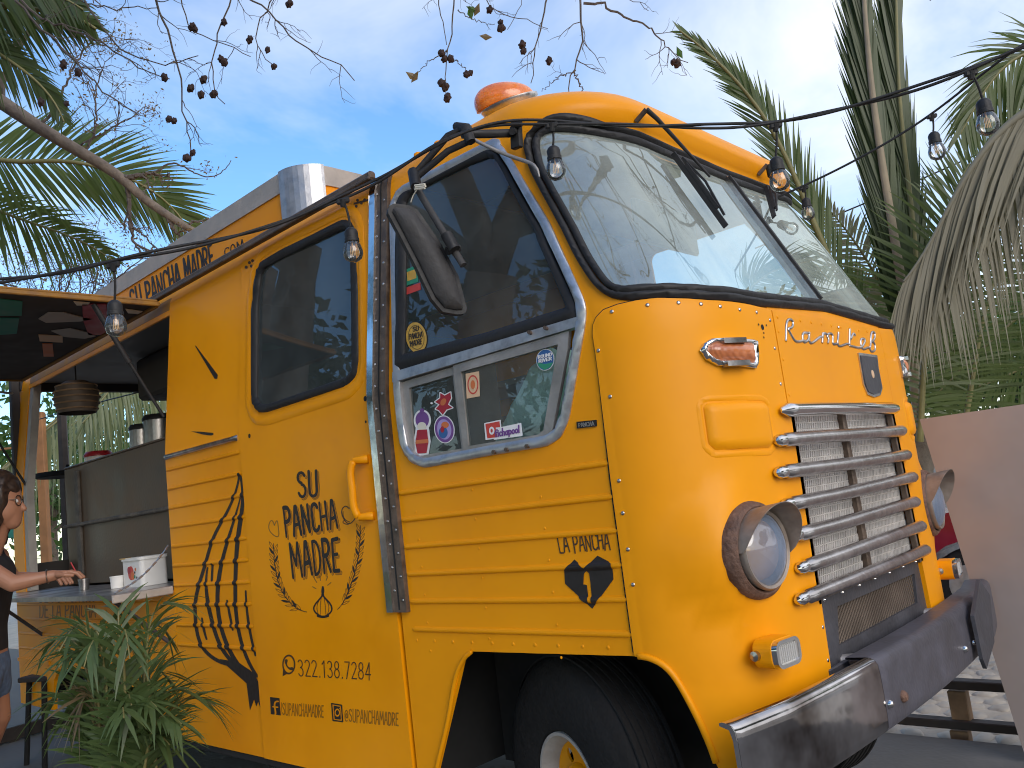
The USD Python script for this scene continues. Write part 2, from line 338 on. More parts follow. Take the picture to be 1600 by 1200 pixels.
# ================================================================== the food truck
W = 1.722; RA, RR = .291, .37
_th = np.linspace(0, np.pi/2, 200); _ex, _ey = RA*np.sin(_th), RR-RR*np.cos(_th)
_el = np.r_[0, np.cumsum(np.hypot(np.diff(_ex), np.diff(_ey)))]; LC = _el[-1]
ST = 2*(LC+W/2-RR)
_K = np.array([(0, 0, 0, 0), (1.2, 1.2, 0, 0), (1.5, 1.5, 0, 0), (1.57, 1.57, 0, 0), (1.61, 1.61, .002, .003), (1.64, 1.64, .009, .006), (1.66, 1.66, .018, .008), (1.76, 1.76, .066, .018), (1.95, 1.95, .157, .038), (2.15, 2.15, .253, .058), (2.235, 2.235, .290, .067),
    (2.26, 2.262, .276, .069), (2.29, 2.295, .264, .072), (2.33, 2.335, .278, .082), (2.38, 2.38, .33, .115), (2.45, 2.425, .42, .2), (2.55, 2.455, .55, .32), (2.7, 2.48, .66, .5), (2.9, 2.49, .72, .7), (3.0, 2.492, .74, .861)])
_zf, _Ff, _Tf = (PchipInterpolator(_K[:, 0], _K[:, i]) for i in (1, 2, 3))
LAMP = (.205, .980)
def surf0(s, v):
    s, v = np.asarray(s, float), np.asarray(v, float)
    h = np.where(s > ST/2, ST-s, s)
    e = np.clip(h, 0, LC)
    X = np.where(h < 0, h, np.interp(e, _el, _ex)); Y = np.where(h < 0, 0, np.where(h > LC, RR+h-LC, np.interp(e, _el, _ey)))
    z, F, T = _zf(v), _Ff(v), _Tf(v)
    g = np.clip(1+h/.8, 0, 1); g = g*g*(3-2*g)*.35+g*.65
    x = X-F*g; y = W/2+(Y-W/2)*(W/2-T)/(W/2)
    rho = np.hypot(y-LAMP[0], z-LAMP[1]); w = np.clip((.205-rho)/.10, 0, 1); w = w*w*(3-2*w)      # the wing is pressed out round each headlight
    x = x+.75*w*np.maximum(.262-x, 0)*(h > 0)
    return np.stack([x, np.where(s > ST/2, W-y, y), z], -1)
def snorm(s, v):
    e = 2e-3
    n = np.cross(surf0(s+e, v)-surf0(s-e, v), surf0(s, np.minimum(v+e, 3.0))-surf0(s, v-e))
    return n/np.maximum(np.linalg.norm(n, axis=-1, keepdims=True), 1e-12)
def surf(s, v, off=0.):
    s, v = np.broadcast_arrays(np.asarray(s, float), np.asarray(v, float))
    return surf0(s, v)+snorm(s, v)*np.asarray(off)[..., None]
# table of the outer skin, for finding where a picture ray meets it
_gs = np.r_[np.linspace(-4.8, -.8, 30), np.linspace(-.75, 0, 22), np.linspace(.015, ST-.015, 130), np.linspace(ST, ST+.8, 16)]
_gv = np.r_[np.linspace(.2, 1.5, 8), np.linspace(1.53, 3.0, 70)]
_G = surf0(*np.meshgrid(_gs, _gv, indexing='ij'))
def SZ(px):
    px = np.atleast_2d(np.asarray(px, float)); out = np.zeros((len(px), 2))
    a, b, c, d = _G[:-1, :-1].reshape(-1, 3), _G[1:, :-1].reshape(-1, 3), _G[1:, 1:].reshape(-1, 3), _G[:-1, 1:].reshape(-1, 3)
    I, J = np.meshgrid(np.arange(len(_gs)-1), np.arange(len(_gv)-1), indexing='ij'); I, J = I.ravel(), J.ravel()
    for k, (u, v) in enumerate(px):
        o, dr = ray(u, v); best = 1e9
        for t0, t1, t2, kind in ((a, b, c, 0), (a, c, d, 1)):
            e1, e2 = t1-t0, t2-t0; p = np.cross(dr, e2); det = (e1*p).sum(1); det = np.where(abs(det) < 1e-14, 1e-14, det)
            tv = o-t0; uu = (tv*p).sum(1)/det; q = np.cross(tv, e1); vv = (q@dr)/det; t = (e2*q).sum(1)/det
            ok = (uu >= -1e-6) & (vv >= -1e-6) & (uu+vv <= 1+1e-6) & (t > .1) & (np.einsum('ij,j->i', np.cross(e1, e2), dr) < 0)
            if ok.any():
                i = np.where(ok)[0][np.argmin(t[ok])]
                if t[i] < best:
                    best = t[i]; s0, s1, v0, v1 = _gs[I[i]], _gs[I[i]+1], _gv[J[i]], _gv[J[i]+1]
                    out[k] = (s0+(uu[i]+vv[i])*(s1-s0), v0+vv[i]*(v1-v0)) if kind == 0 else (s0+uu[i]*(s1-s0), v0+(uu[i]+vv[i])*(v1-v0))
        if best > 1e8: raise ValueError(f'ray {u},{v} misses the truck')
    return out
def side_sv(px):                      # quick: the plane below the belt line
    return np.array([bp(u, v, 'y', 0.)[[0, 2]] for u, v in px])
def PS(px): return Polygon(SZ(px)).buffer(0)
def mirror(g): return affinity.translate(affinity.scale(g, -1, 1, origin=(0, 0)), ST, 0)
def soft(g, r): return g.buffer(-r).buffer(2*r).buffer(-r)

def conform(g, top, bot=None, ds=.05, dz=.05, flat=False):
    """sheet on the skin: polygon g in (s, v), its face 'top' metres proud of the skin, its edges going down to 'bot'. top may be a function of (s, v)"""
    Vs, Fs, Ns, o = [], [], [], 0
    for q in polys(g):
        if flat:
            pieces = [q]
        else:
            x0, y0, x1, y1 = q.bounds
            gx = np.arange(math.floor(x0/ds), math.ceil(x1/ds)+1)*ds; gy = np.arange(math.floor(y0/dz), math.ceil(y1/dz)+1)*dz
            A, B = np.meshgrid(gx[:-1], gy[:-1], indexing='ij'); cells = shapely.box(A.ravel(), B.ravel(), A.ravel()+ds, B.ravel()+dz)
            shapely.prepare(q); inside = shapely.contains_properly(q, cells); part = shapely.intersects(q, cells) & ~inside
            c = np.stack([A.ravel()[inside], B.ravel()[inside]], 1)
            if len(c):
                P = np.stack([c, c+[ds, 0], c+[ds, dz], c+[0, dz]], 1).reshape(-1, 2); n = len(c); k = np.arange(n)*4
                F = np.vstack([np.stack([k, k+1, k+2], 1), np.stack([k, k+2, k+3], 1)])
                P, inv = np.unique(P.round(6), axis=0, return_inverse=True); F = inv.ravel()[F]
                Vs.append(P); Fs.append(F+o); o += len(P)
            pieces = [w for z in shapely.intersection(q, cells[part]) for w in polys(z)]
        for w in pieces:
            P, F = trimesh.creation.triangulate_polygon(w, engine='earcut')
            if len(F) == 0: continue
            P = np.asarray(P); F = np.asarray(F)
            ar = (P[F[:, 1], 0]-P[F[:, 0], 0])*(P[F[:, 2], 1]-P[F[:, 0], 1])-(P[F[:, 1], 1]-P[F[:, 0], 1])*(P[F[:, 2], 0]-P[F[:, 0], 0])
            F = np.where((ar < 0)[:, None], F[:, ::-1], F)
            Vs.append(P); Fs.append(F+o); o += len(P)
    sv = np.vstack(Vs); F = np.vstack(Fs); fn = callable(top)
    h = top(sv[:, 0], sv[:, 1]) if fn else top
    n = snorm(sv[:, 0], sv[:, 1]); V = surf0(sv[:, 0], sv[:, 1])+n*np.reshape(h, (-1, 1)) if np.ndim(h) else surf0(sv[:, 0], sv[:, 1])+n*h
    if fn:
        key, inv = np.unique(sv.round(5), axis=0, return_inverse=True); inv = inv.ravel()
        nn = np.zeros((len(key), 3)); fnm = np.cross(V[F[:, 1]]-V[F[:, 0]], V[F[:, 2]]-V[F[:, 0]])
        for k in range(3): np.add.at(nn, inv[F[:, k]], fnm)
        n = nn[inv]; n /= np.maximum(np.linalg.norm(n, axis=1, keepdims=True), 1e-12)
    if bot is not None:
        VV, FF, NN, o2 = [V], [F], [n], len(V)
        for q in polys(g):
            for ring in (q.exterior, *q.interiors):
                r = np.asarray(ring.segmentize(ds).coords)
                if (ring.is_ccw) != (ring is q.exterior): r = r[::-1]
                ht = top(r[:, 0], r[:, 1]) if fn else np.full(len(r), top)
                nn = snorm(r[:, 0], r[:, 1]); b = surf0(r[:, 0], r[:, 1]); a = b+nn*ht[:, None]; b = b+nn*bot
                m = len(r)-1; P = np.concatenate([a[:-1], a[1:], b[1:], b[:-1]]); i = np.arange(m)
                f = np.vstack([np.stack([i, i+3*m, i+2*m], 1), np.stack([i, i+2*m, i+m], 1)])
                fnm = np.cross(b[:-1]-a[:-1], a[1:]-a[:-1]); fnm /= np.maximum(np.linalg.norm(fnm, axis=1, keepdims=True), 1e-12)
                VV.append(P); FF.append(f+o2); NN.append(np.tile(fnm, (4, 1))); o2 += len(P)
        V, F, n = np.vstack(VV), np.vstack(FF), np.vstack(NN)
    return V, F, n
def cobj(name, g, top, bot, m, parent, ds=.05, dz=.05, flat=False, **kw):
    V, F, n = conform(g, top, bot, ds, dz, flat)
    return obj(name, (V, F), m, parent, normals=n, **kw)
def dome_top(g, base, H, w):
    b = g.boundary
    def f(s, v):
        d = shapely.distance(shapely.points(s, v), b); t = np.clip(d/w, 0, 1)
        return base+H*np.sqrt(np.maximum(1-(1-t)**2, 0))
    return f

TR = thing('food_truck', 'yellow vintage food truck with split windshield, chrome grille bars and hand-painted lettering', 'food truck', (-2.2, W/2, 0))
PAINT = 'yellow_paint'

# ---- traced openings
ws_px = [(1286, 487), (1180, 479), (1100, 469.5), (1025, 466.5), (995, 470), (974, 471), (953, 467), (935, 455), (920, 436), (897.5, 400), (880, 362), (852, 312), (826, 262), (820, 240), (820, 222), (828, 202), (842, 187), (858, 179), (880, 176), (910, 180), (950, 193), (1020, 220), (1070, 242), (1124, 266)]
_ws = SZ(ws_px); _ws[0, 0] = _ws[-1, 0] = ST/2+.001
ws_half = Polygon(_ws).buffer(0)
def rsmooth(g, sig, step=.004):
    r = np.asarray(g.exterior.segmentize(step).coords)[:-1]; d = np.r_[0, np.cumsum(np.linalg.norm(np.diff(np.vstack([r, r[:1]]), axis=0), axis=1))]
    n = int(d[-1]/step); t = np.linspace(0, d[-1], n, endpoint=False); rr = np.vstack([r, r[:1]])
    q = np.stack([np.interp(t, d, rr[:, i]) for i in (0, 1)], 1)
    from scipy.ndimage import gaussian_filter1d
    return Polygon(gaussian_filter1d(q, sig/step, axis=0, mode='wrap')).simplify(.0004).buffer(0)
ws_out = rsmooth(soft(unary_union([ws_half, mirror(ws_half)]), .03), .022)
ws_in = ws_out.buffer(-.045)
dw_px = [(665, 731), (645, 724), (630, 705), (622, 660), (617, 595), (612, 410), (611, 320), (616, 306), (628, 291), (700, 253), (758, 223), (772, 216), (782, 218), (790, 231), (860, 348), (908, 455), (916, 475), (916, 495), (903, 580), (890, 655), (878, 683), (857, 697), (760, 713)]
dw_out = rsmooth(soft(PS(dw_px), .012), .010)
du_px = [(617, 581), (620, 318), (630, 299), (700, 262), (757, 234), (768, 231), (778, 240), (848, 360), (903, 487), (903, 497), (760, 540)]
du_out = soft(PS(du_px), .006)
dg_px = [(632, 553), (634, 316), (642, 302), (730, 258), (762, 246), (772, 247), (780, 258), (835, 362), (884, 480), (760, 519)]
du_gl = soft(PS(dg_px), .006)
rw_px = [(403, 425), (412, 407), (440, 390), (538, 343), (550, 344), (557, 357), (562, 460), (563, 563), (560, 588), (545, 603), (480, 625), (420, 645), (405, 645), (396, 628), (397, 480)]
rw_out = rsmooth(soft(PS(rw_px), .012), .012)
rw_gl = rw_out.buffer(-.034)
arch = Polygon([(-.615, .745), (-.64, .728), (-.815, .386), (-.86, .20), (.225, .20), (.19, .40)]+[tuple(q) for q in SZ([(1120, 1196), (1100, 1142), (1080, 1100), (1062, 1067), (1042, 1041), (1018, 1027)])]+[(.0, .753)]).buffer(0)
SB = -.915
RH, LH = sbox(SB, .30, .035, 1.62), None
belt = sbox(SB, 1.59, ST-SB, 2.252)
shell = unary_union([sbox(SB, .30, .035, 1.60), mirror(sbox(SB, .30, .035, 1.60)), belt])
shell = shell.difference(unary_union([ws_out.buffer(-.02), dw_out.buffer(-.012), mirror(dw_out.buffer(-.012)), arch, mirror(arch)]))
cobj('cab_shell', shell, 0., -.014, PAINT, TR)
cobj('roof', sbox(-4.75, 2.252, ST+4.75, 3.0), 0., -.012, PAINT, TR, ds=.06, dz=.03)

# ---- windshield
g1 = ws_out.difference(ws_out.buffer(-.021)); g2 = ws_out.buffer(-.0235).difference(ws_in)
cobj('windshield_gasket', g1, dome_top(g1, .004, .016, .0105), -.012, 'rubber', TR, ds=.012, dz=.008)
cobj('windshield_gasket', g2, dome_top(g2, .002, .011, .011), -.012, 'rubber', TR, ds=.012, dz=.008)
for h in (0, 1):
    gl = ws_in.buffer(.008).intersection(sbox(-1, 0, ST/2-.011, 3) if h == 0 else sbox(ST/2+.011, 0, ST+1, 3))
    cobj('windshield_glass', gl, -.004, None, 'windshield_glass', TR, ds=.03, dz=.03)
pil = ws_in.buffer(.006).intersection(sbox(ST/2-.017, 0, ST/2+.017, 3))
cobj('windshield_pillar', pil, .012, -.02, 'worn_chrome', TR, ds=.02)
pil = ws_in.buffer(.004).intersection(sbox(ST/2-.007, 0, ST/2+.007, 3))
cobj('windshield_pillar', pil, .019, .0125, 'rubber', TR, ds=.02)
# ---- cab side window
fr = dw_out.difference(dw_out.buffer(-.030))
wf = cobj('window_frame', fr, dome_top(fr, .004, .012, .015), -.012, 'aluminium', TR, ds=.02, dz=.02)
gk = du_out.difference(du_gl)
cobj('window_gasket', gk, dome_top(gk, .000, .014, .016), -.012, 'rubber', TR, ds=.02, dz=.02)
cobj('cab_window_glass', du_gl.buffer(.006), -.006, None, 'side_glass', TR)
rail_px = [(617, 583), (905, 497), (908, 509), (617, 597)]
cobj('window_rail', PS(rail_px).buffer(.002), .010, -.012, 'aluminium', TR, ds=.03)
lo_all = dw_out.buffer(-.024)
p1o, p1i = PS([(625, 597), (711, 571), (723, 708), (645, 723), (634, 712)]), PS([(637, 606), (705, 586), (719, 701), (650, 713), (645, 706)])
p2o, p2i = PS([(709, 571), (890, 517), (888, 545), (863, 678), (852, 684), (726, 710)]), PS([(721, 581), (873, 538), (850, 672), (842, 679), (733, 697)])
for po, pi, t in ((p1o, p1i, -.006), (p2o, p2i, .003)):
    a = cobj('sliding_window', po.difference(pi), t, t-.012, 'dull_aluminium', TR, ds=.03)
    cobj('pane', pi.buffer(.003), t-.006, None, 'side_glass', a, ds=.05)
cobj('window_bolt', unary_union([Point(q).buffer(.006) for q in SZ([(833, 521), (858, 514), (777, 706), (797, 702), (829, 697)])]), .019, .005, 'brown_metal', TR, flat=True, kind='stuff')

# ---- rear half of the side: door, panel behind it, serving hatch surround
door = sbox(-1.846, .30, -.931, 2.335).difference(rw_out.buffer(-.012))
DR = cobj('door', door, .006, -.02, PAINT, TR, label='yellow side door with logo, phone number and rubber-framed window')
rim = rw_out.buffer(.050).difference(rw_out.buffer(.008))
cobj('window_surround', rim, dome_top(rim, .006, .008, .021), .003, PAINT, DR, ds=.02, dz=.02)
gk = rw_out.difference(rw_gl)
cobj('window_gasket', gk, dome_top(gk, .004, .018, .017), -.012, 'rubber', DR, ds=.02, dz=.02)
cobj('window_glass', rw_gl.buffer(.005), -.002, None, 'side_glass', DR)
hv0, hv1 = side_sv([(572, 718)])[0], side_sv([(580, 806)])[0]; hsx = (hv0[0]+hv1[0])/2-.004
HN = obj('door_handle', tube(spline([surf(hsx-.014, hv0[1]-.002, .040), surf(hsx-.022, hv0[1]-.028, .048), surf(hsx-.022, (hv0[1]+hv1[1])/2, .050), surf(hsx-.022, hv1[1]+.028, .048), surf(hsx-.014, hv1[1]+.002, .040)], 20), .0135, 10), PAINT, DR, smooth=True, label='yellow pull handle')
for vv in (hv0[1], hv1[1]):
    obj('mount', cat(tube([surf(hsx-.014, vv, .040), surf(hsx+.006, vv, .022), surf(hsx+.028, vv, .008)], [.012, .014, .016], 8)), PAINT, HN, smooth=True)
cobj('side_panel', sbox(-2.540, .30, -1.853, 2.335), .001, -.02, PAINT, TR)
rear_arch = Polygon([(-4.19, .2), (-4.15, .47), (-4.06, .535), (-3.3, .535), (-3.22, .45), (-3.18, .2)])
cobj('counter_panel', sbox(-4.75, .30, -2.544, .955).difference(rear_arch), .001, -.02, PAINT, TR)
cobj('corner_post', sbox(-4.75, .957, -4.56, 2.335), .002, -.03, PAINT, TR)
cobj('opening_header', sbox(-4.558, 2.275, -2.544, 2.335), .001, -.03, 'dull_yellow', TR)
cobj('post_trim', sbox(-4.558, .98, -4.50, 2.27), -.004, -.05, 'grey_trim', TR)
cobj('skirt_molding', sbox(-4.75, .555, -4.2, .575), .010, .0, PAINT, TR)
far = sbox(ST-SB+.005, .30, ST+4.75, 2.335)
cobj('far_side_panel', far, .0, -.02, PAINT, TR, ds=.3, dz=.2)

# ---- pressed ribs
def bead(s0, s1, v, r=.0066, off=0.):
    k = 7; th = np.linspace(0, np.pi, k); V, F = [], []
    for s, q in ((s0-.004, 0.15), (s0+.012, 1), (s1-.012, 1), (s1+.004, .15)):
        for t in th: V.append(surf(s, v+math.cos(t)*r*1.25*(.5+.5*q), off+math.sin(t)*r*q))
    for i in range(3):
        for j in range(k-1):
            a = i*k+j; F += [[a, a+k, a+k+1], [a, a+k+1, a+1]]
    return np.array(V), np.array(F)
for i in range(6): obj('rib', bead(-.862, -.004, 1.241-.0869*i), PAINT, TR, smooth=True)
for i in range(10): obj('rib', bead(-2.535, -1.86, 1.504-.0877*i, off=.001), PAINT, TR, smooth=True)
for i in range(4): obj('rib', bead(-4.74, -2.56, .90-.0877*i, off=.001), PAINT, TR, smooth=True)
bm = sbox(-2.537, 1.552, -1.868, 1.576)
cobj('belt_molding', bm, dome_top(bm, .004, .014, .012), 0, 'worn_chrome', TR, ds=.04, dz=.006)
# ---- door post strip
def slant(s0, s1): return Polygon([(s0, .862), (s1, .862), (s1+.004, 1.55), (s1+.043, 2.335), (s0+.043, 2.335), (s0+.004, 1.55)])
STRIP = cobj('door_post_strip', slant(-.966, -.934), .020, -.004, 'chrome', TR)
cobj('door_post_strip', slant(-.9335, -.868), .016, -.004, 'brown_metal', TR, label='rusty brown riveted strip')
riv = []
for v in np.arange(.9, 2.3, .075):
    sh = .004+max(0, v-1.55)/.785*.039
    riv += [(-.884+sh, v), (-.922+sh, v+.03)]
def rivets(pts, r, off, name, m, parent, **kw):
    V = []
    base = trimesh.creation.icosphere(1, r)
    for s, v in pts:
        p, n = surf(s, v, off), snorm(np.array(s), np.array(v)); V.append(place((base.vertices*[1, 1, .5], base.faces), frame(p, n, [1, 0, .01])))
    return obj(name, cat(*V), m, parent, smooth=True, **kw)
rivets(riv, .0052, .016, 'rivet_row', 'worn_chrome', TR, kind='stuff')
slot = sbox(-.903, .90, -.899, 2.3)
cobj('strip_groove', Polygon([(-.906, .87), (-.899, .87), (-.895, 1.55), (-.856, 2.33), (-.863, 2.33), (-.902, 1.55)]), .0172, .0155, 'void_black', TR)
rivets([(-.79+.09*i+.01*(i % 3), 1.205-.0869*j+.045*(i % 2)-.03) for i in range(0, 8, 3) for j in range(6)], .0042, .0, 'rivet_row', PAINT, TR, kind='stuff')
rivets([(s, .772) for s in np.arange(-.85, -.02, .085)], .005, .0, 'rivet_row', PAINT, TR, kind='stuff')

# ---- front cowl
seam_px = [(995, 471), (965, 477.5), (944, 485.5), (933, 497), (928.5, 508), (928, 523), (932, 550), (936, 580)]
sp = SZ(seam_px)
front_top = [tuple(q) for q in SZ([(1025, 467.5), (1100, 470.5), (1180, 480)])]
HS0, HS1 = LC+.445-RR, LC+.477-RR           # hood seam at the side of the hood panel
right_cowl = Polygon([(-.002, .758)]+[(.0, 1.2)]+[tuple(q) for q in sp[::-1]]+front_top+[(HS0, front_top[-1][1]-.002), (HS0, 1.345), (HS1, 1.342), (HS1-.035, .61), (HS1-.037, .44), (.19, .42), (.166, .49)]).buffer(0).difference(arch.buffer(.0))
right_cowl = right_cowl.buffer(.0)
cobj('front_cowl', right_cowl, .006, -.012, PAINT, TR, ds=.03)
cobj('front_cowl', mirror(right_cowl), .006, -.012, PAINT, TR, ds=.03)
ctop = front_top[-1][1]
hood = sbox(HS0+.004, 1.347, ST-HS0-.004, ctop-.004)
HP = cobj('hood_panel', hood, .007, -.012, PAINT, TR, ds=.04)
cobj('cowl_strip', sbox(HS0-.01, ctop-.004, ST-HS0+.01, 1.66).difference(ws_out), .001, -.01, PAINT, TR)
gap = LineString([(-.004, .765), (-.003, 1.2)]+[tuple(q) for q in sp[::-1]]+front_top).buffer(.004)
cobj('cowl_seam', gap.difference(right_cowl), .0025, -.002, 'void_black', TR, ds=.03)
lip = LineString([tuple(q) for q in SZ([(1000, 1024.5), (1018, 1028), (1042, 1042), (1062, 1068), (1080, 1101), (1100, 1143), (1118, 1190)])])
lp = spline([surf(s, v, .006) for s, v in lip.coords], 24)
obj('arch_lip', tube(lp, .0085, 8), PAINT, TR, smooth=True)
obj('arch_lip', tube(np.array([[x, W-y, z] for x, y, z in lp]), .011, 8), PAINT, TR, smooth=True)
rl = spline([surf(s, v, .003) for s, v in ((-.60, .745), (-.64, .72), (-.73, .555), (-.815, .386), (-.85, .30))], 20)
obj('arch_lip', tube(rl, .007, 8), PAINT, TR, smooth=True)
cr = [tuple(q) for q in SZ([(957, 488), (1011.5, 478), (1059, 474.5), (1093.5, 476.5), (1123, 480), (1153, 485), (1179, 489), (937, 548), (955, 620), (969, 751), (975, 801.5), (983, 858), (991, 913)])]
rivets(cr+[(HS1+.0-.026-.03*(1.3-z), z) for z in np.arange(.66, 1.34, .085)]+[(HS0-.02, z) for z in (1.40, 1.5, 1.58)], .0055, .006, 'rivet_row', 'worn_chrome', TR, kind='stuff')
rivets([(HS0+.03+i*.075, ctop-.022) for i in range(11)]+[(HS0+.02, 1.55), (HS0+.02, 1.47), (HS0+.02, 1.37)], .005, .007, 'rivet_row', PAINT, TR, kind='stuff')
dn = snorm(np.array(.3), np.array(1.0))
# screw holes left by a lost badge
cobj('badge_hole', unary_union([Point(q).buffer(r) for q, r in zip(SZ([(1188, 512), (1182, 508), (1194, 509), (1190, 521), (1190, 528)]), (.008, .003, .003, .003, .003))]), .0068, None, 'void_black', TR, flat=True)
cobj('panel_hole', unary_union([Point(q).buffer(r) for q, r in zip(side_sv([(573, 623), (581, 624), (581, 658), (574, 659), (392, 681)]), (.009, .007, .012, .005, .009))]), .0068, None, 'void_black', DR, flat=True)

# embossed plates
pp = soft(PS([(1097, 634), (1105, 630.5), (1187, 629.5), (1195, 634), (1204, 692), (1198, 700.5), (1118, 703.5), (1107, 694)]), .012)
for q in (pp, mirror(pp)):
    cobj('embossed_plate', q, dome_top(q, .006, .012, .02), .0, PAINT, TR, ds=.012, dz=.012)
    rg = q.buffer(.020).difference(q.buffer(.004)); cobj('plate_rim', rg, dome_top(rg, .0055, .004, .008), .003, PAINT, TR, ds=.012, dz=.012)
# turn signals
tsp = PS([(1090, 549), (1095, 538), (1107, 530), (1172, 532), (1176, 577), (1117, 573), (1100, 564)])
for k, q in enumerate((tsp, mirror(tsp))):
    ring = q.difference(q.buffer(-.014))
    a = cobj('turn_signal', ring, dome_top(ring, .014, .016, .009), .004, 'chrome', TR, ds=.01, dz=.01)
    ln = q.buffer(-.0105); cobj('lens', ln, dome_top(ln, .012, .022, .03), .006, 'amber_lens', a, ds=.008, dz=.008)
    x0, y0, x1, y1 = q.bounds; xm = (x0+x1)/2
    for yy in (y0+.012, y1-.012): cobj('clip', sbox(xm-.035, yy-.007, xm+.035, yy+.007), .036, .01, 'worn_chrome', a)
# headlights
def headlight(yc, zc, left):
    ax = unit((1, -.10 if not left else .10, .0)); fr0 = frame((.178, yc, zc), ax, (0, 1, 0))
    root = obj('headlight', place(lathe([(.0, -.05), (.085, -.05), (.104, .02), (.116, .055), (.121, .072), (.122, .088), (.118, .103), (.108, .112), (.101, .108), (.099, .09), (.0, .085)], 48), fr0), 'rust', TR, smooth=50)
    obj('trim_ring', place(lathe([(.090, .085), (.100, .118), (.095, .126), (.088, .122), (.086, .085)], 48), fr0), 'visor_metal', root, smooth=50)
    obj('reflector', place(lathe([(.0, .03), (.03, .035), (.06, .06), (.088, .112)], 40), fr0), 'reflector', root, smooth=True)
    obj('bulb', place(lathe([(.0, .09), (.014, .085), (.016, .05), (.016, .03)], 16), fr0), 'clear_lens', root, smooth=True)
    obj('lens', place(lathe([(.0885, .118), (.075, .129), (.05, .139), (.025, .144), (.001, .145)], 40), fr0), 'lamp_glass', root, smooth=True)
    n, m = 26, 6; V, F = [], []
    for t, rr in ((0, 0.), (1, .0022)):
        for j in range(n):
            f = j/(n-1); a = math.radians(-12+f*(190)) ; L = .014+.066*math.sin(np.pi*f)**.75*(1.15-.3*f)
            for i in range(m):
                g = i/(m-1); R = .101+rr+.010*g*math.sin(np.pi*f)
                V.append((R*math.cos(a), R*math.sin(a)+.012*g*g*math.sin(np.pi*f)*0, .108+L*g))
    for t in (0, 1):
        for j in range(n-1):
            for i in range(m-1):
                a = t*n*m+j*m+i; q = [a, a+1, a+m+1, a+m]; q = q if t else q[::-1]; F += [[q[0], q[1], q[2]], [q[0], q[2], q[3]]]
    for j in range(n-1):
        a, b = j*m+m-1, (j+1)*m+m-1; c, d = a+n*m, b+n*m; F += [[a, b, d], [a, d, c]]
    obj('visor', place((np.array(V), np.array(F)), fr0), 'visor_metal', root, smooth=40)
headlight(.205, .980, False); headlight(W-.205, .980, True)
# fog lamps
_fl = bp(1230, 1018, 'x', .318)
for yc, sg in ((_fl[1], 1), (W-_fl[1], -1)):
    o = np.array([.262, yc, _fl[2]]); fr0 = frame(o, (1, -.12*sg, 0), (0, 1, 0))
    root = obj('fog_lamp', prism(rrect(.106, .068, .024), fr0, .050), PAINT, TR)
    b = rrect(.102, .065, .022); obj('bezel', place(cat(prism(b.difference(b.buffer(-.009)), frame((0, 0, 0), (0, 0, 1), (1, 0, 0)), .016)), frame(o+fr0[3]*.0495, fr0[3], fr0[1])), 'chrome', root, smooth=30)
    parts = [prism(rrect(.086, .048, .015), frame(o+fr0[3]*.0497, fr0[3], fr0[1]), .009)]
    for i in range(9): parts.append(place(bx((-.033+.0083*i, 0, .0105), (.004, .040, .006), 0, .001), frame(o+fr0[3]*.0497, fr0[3], fr0[1])))
    obj('lens', cat(*parts), 'clear_lens', root, smooth=30)
    obj('stud', place(lathe([(.0, .0), (.012, .0), (.012, .012), (.0, .014)], 12), frame(o+fr0[1]*(-.053)+fr0[3]*.01, -fr0[1])), 'worn_chrome', root)

# grille
GX = .285
obj('grille_recess', cat(bx((GX-.05, W/2, .985), (.01, .93, .76))), 'grille_back', TR)
for y0, y1, lab in ((.466, .842, 0), (.866, 1.258, 1)):
    parts = []
    zs = np.arange(.822, 1.325, .0205)
    for i, z in enumerate(zs):
        w0 = .012*(1.33-z)/.5; a, b = (y0-w0, y1) if lab == 0 else (y0, y1+w0)
        parts.append(bx((GX-.022, (a+b)/2, z), (.012, b-a, .0035)))
        ys = np.arange(a+.004, b, .0128)
        for j, y in enumerate(ys):
            y = y+(.0064 if i % 2 else 0)
            p0 = np.array([GX-.020, y-.0045, z+.002]); p1 = np.array([GX-.020, y+.0045, z+.0185]); parts.append(obox(p0, p1, .0052, .010, (1, 0, 0), 0))
    obj('grille_mesh', cat(*parts), 'radiator', TR, kind='stuff')
obj('grille_post', bx((GX-.008, .853, 1.07), (.022, .026, .53), 0, .004), 'brown_metal', TR)
for sg in (0, 1):
    pts = [(GX+.001, .468, 1.335), (GX+.001, .447, .80)]; pts = [(x, W-y if sg else y, z) for x, y, z in pts]
    obj('grille_post', obox(pts[0], pts[1], .026, .022, (1, 0, 0), .003), 'brown_metal', TR)
    obj('cowl_edge', obox((GX-.04, abs(sg*W-.445), 1.34), (GX-.04, abs(sg*W-.408), .46), .012, .09, (0, 1, 0), .002), PAINT, TR)
bars = [((1220, 641), (1401, 638)), ((1217, 689), (1412.7, 672.4)), ((1218, 739), (1420.5, 710.5)), ((1227.7, 788.8), (1430.6, 745)), ((1240.6, 836), (1434, 783)), ((1250.5, 886.8), (1443.3, 819.7)), ((1249.7, 936.6), (1450, 856))]
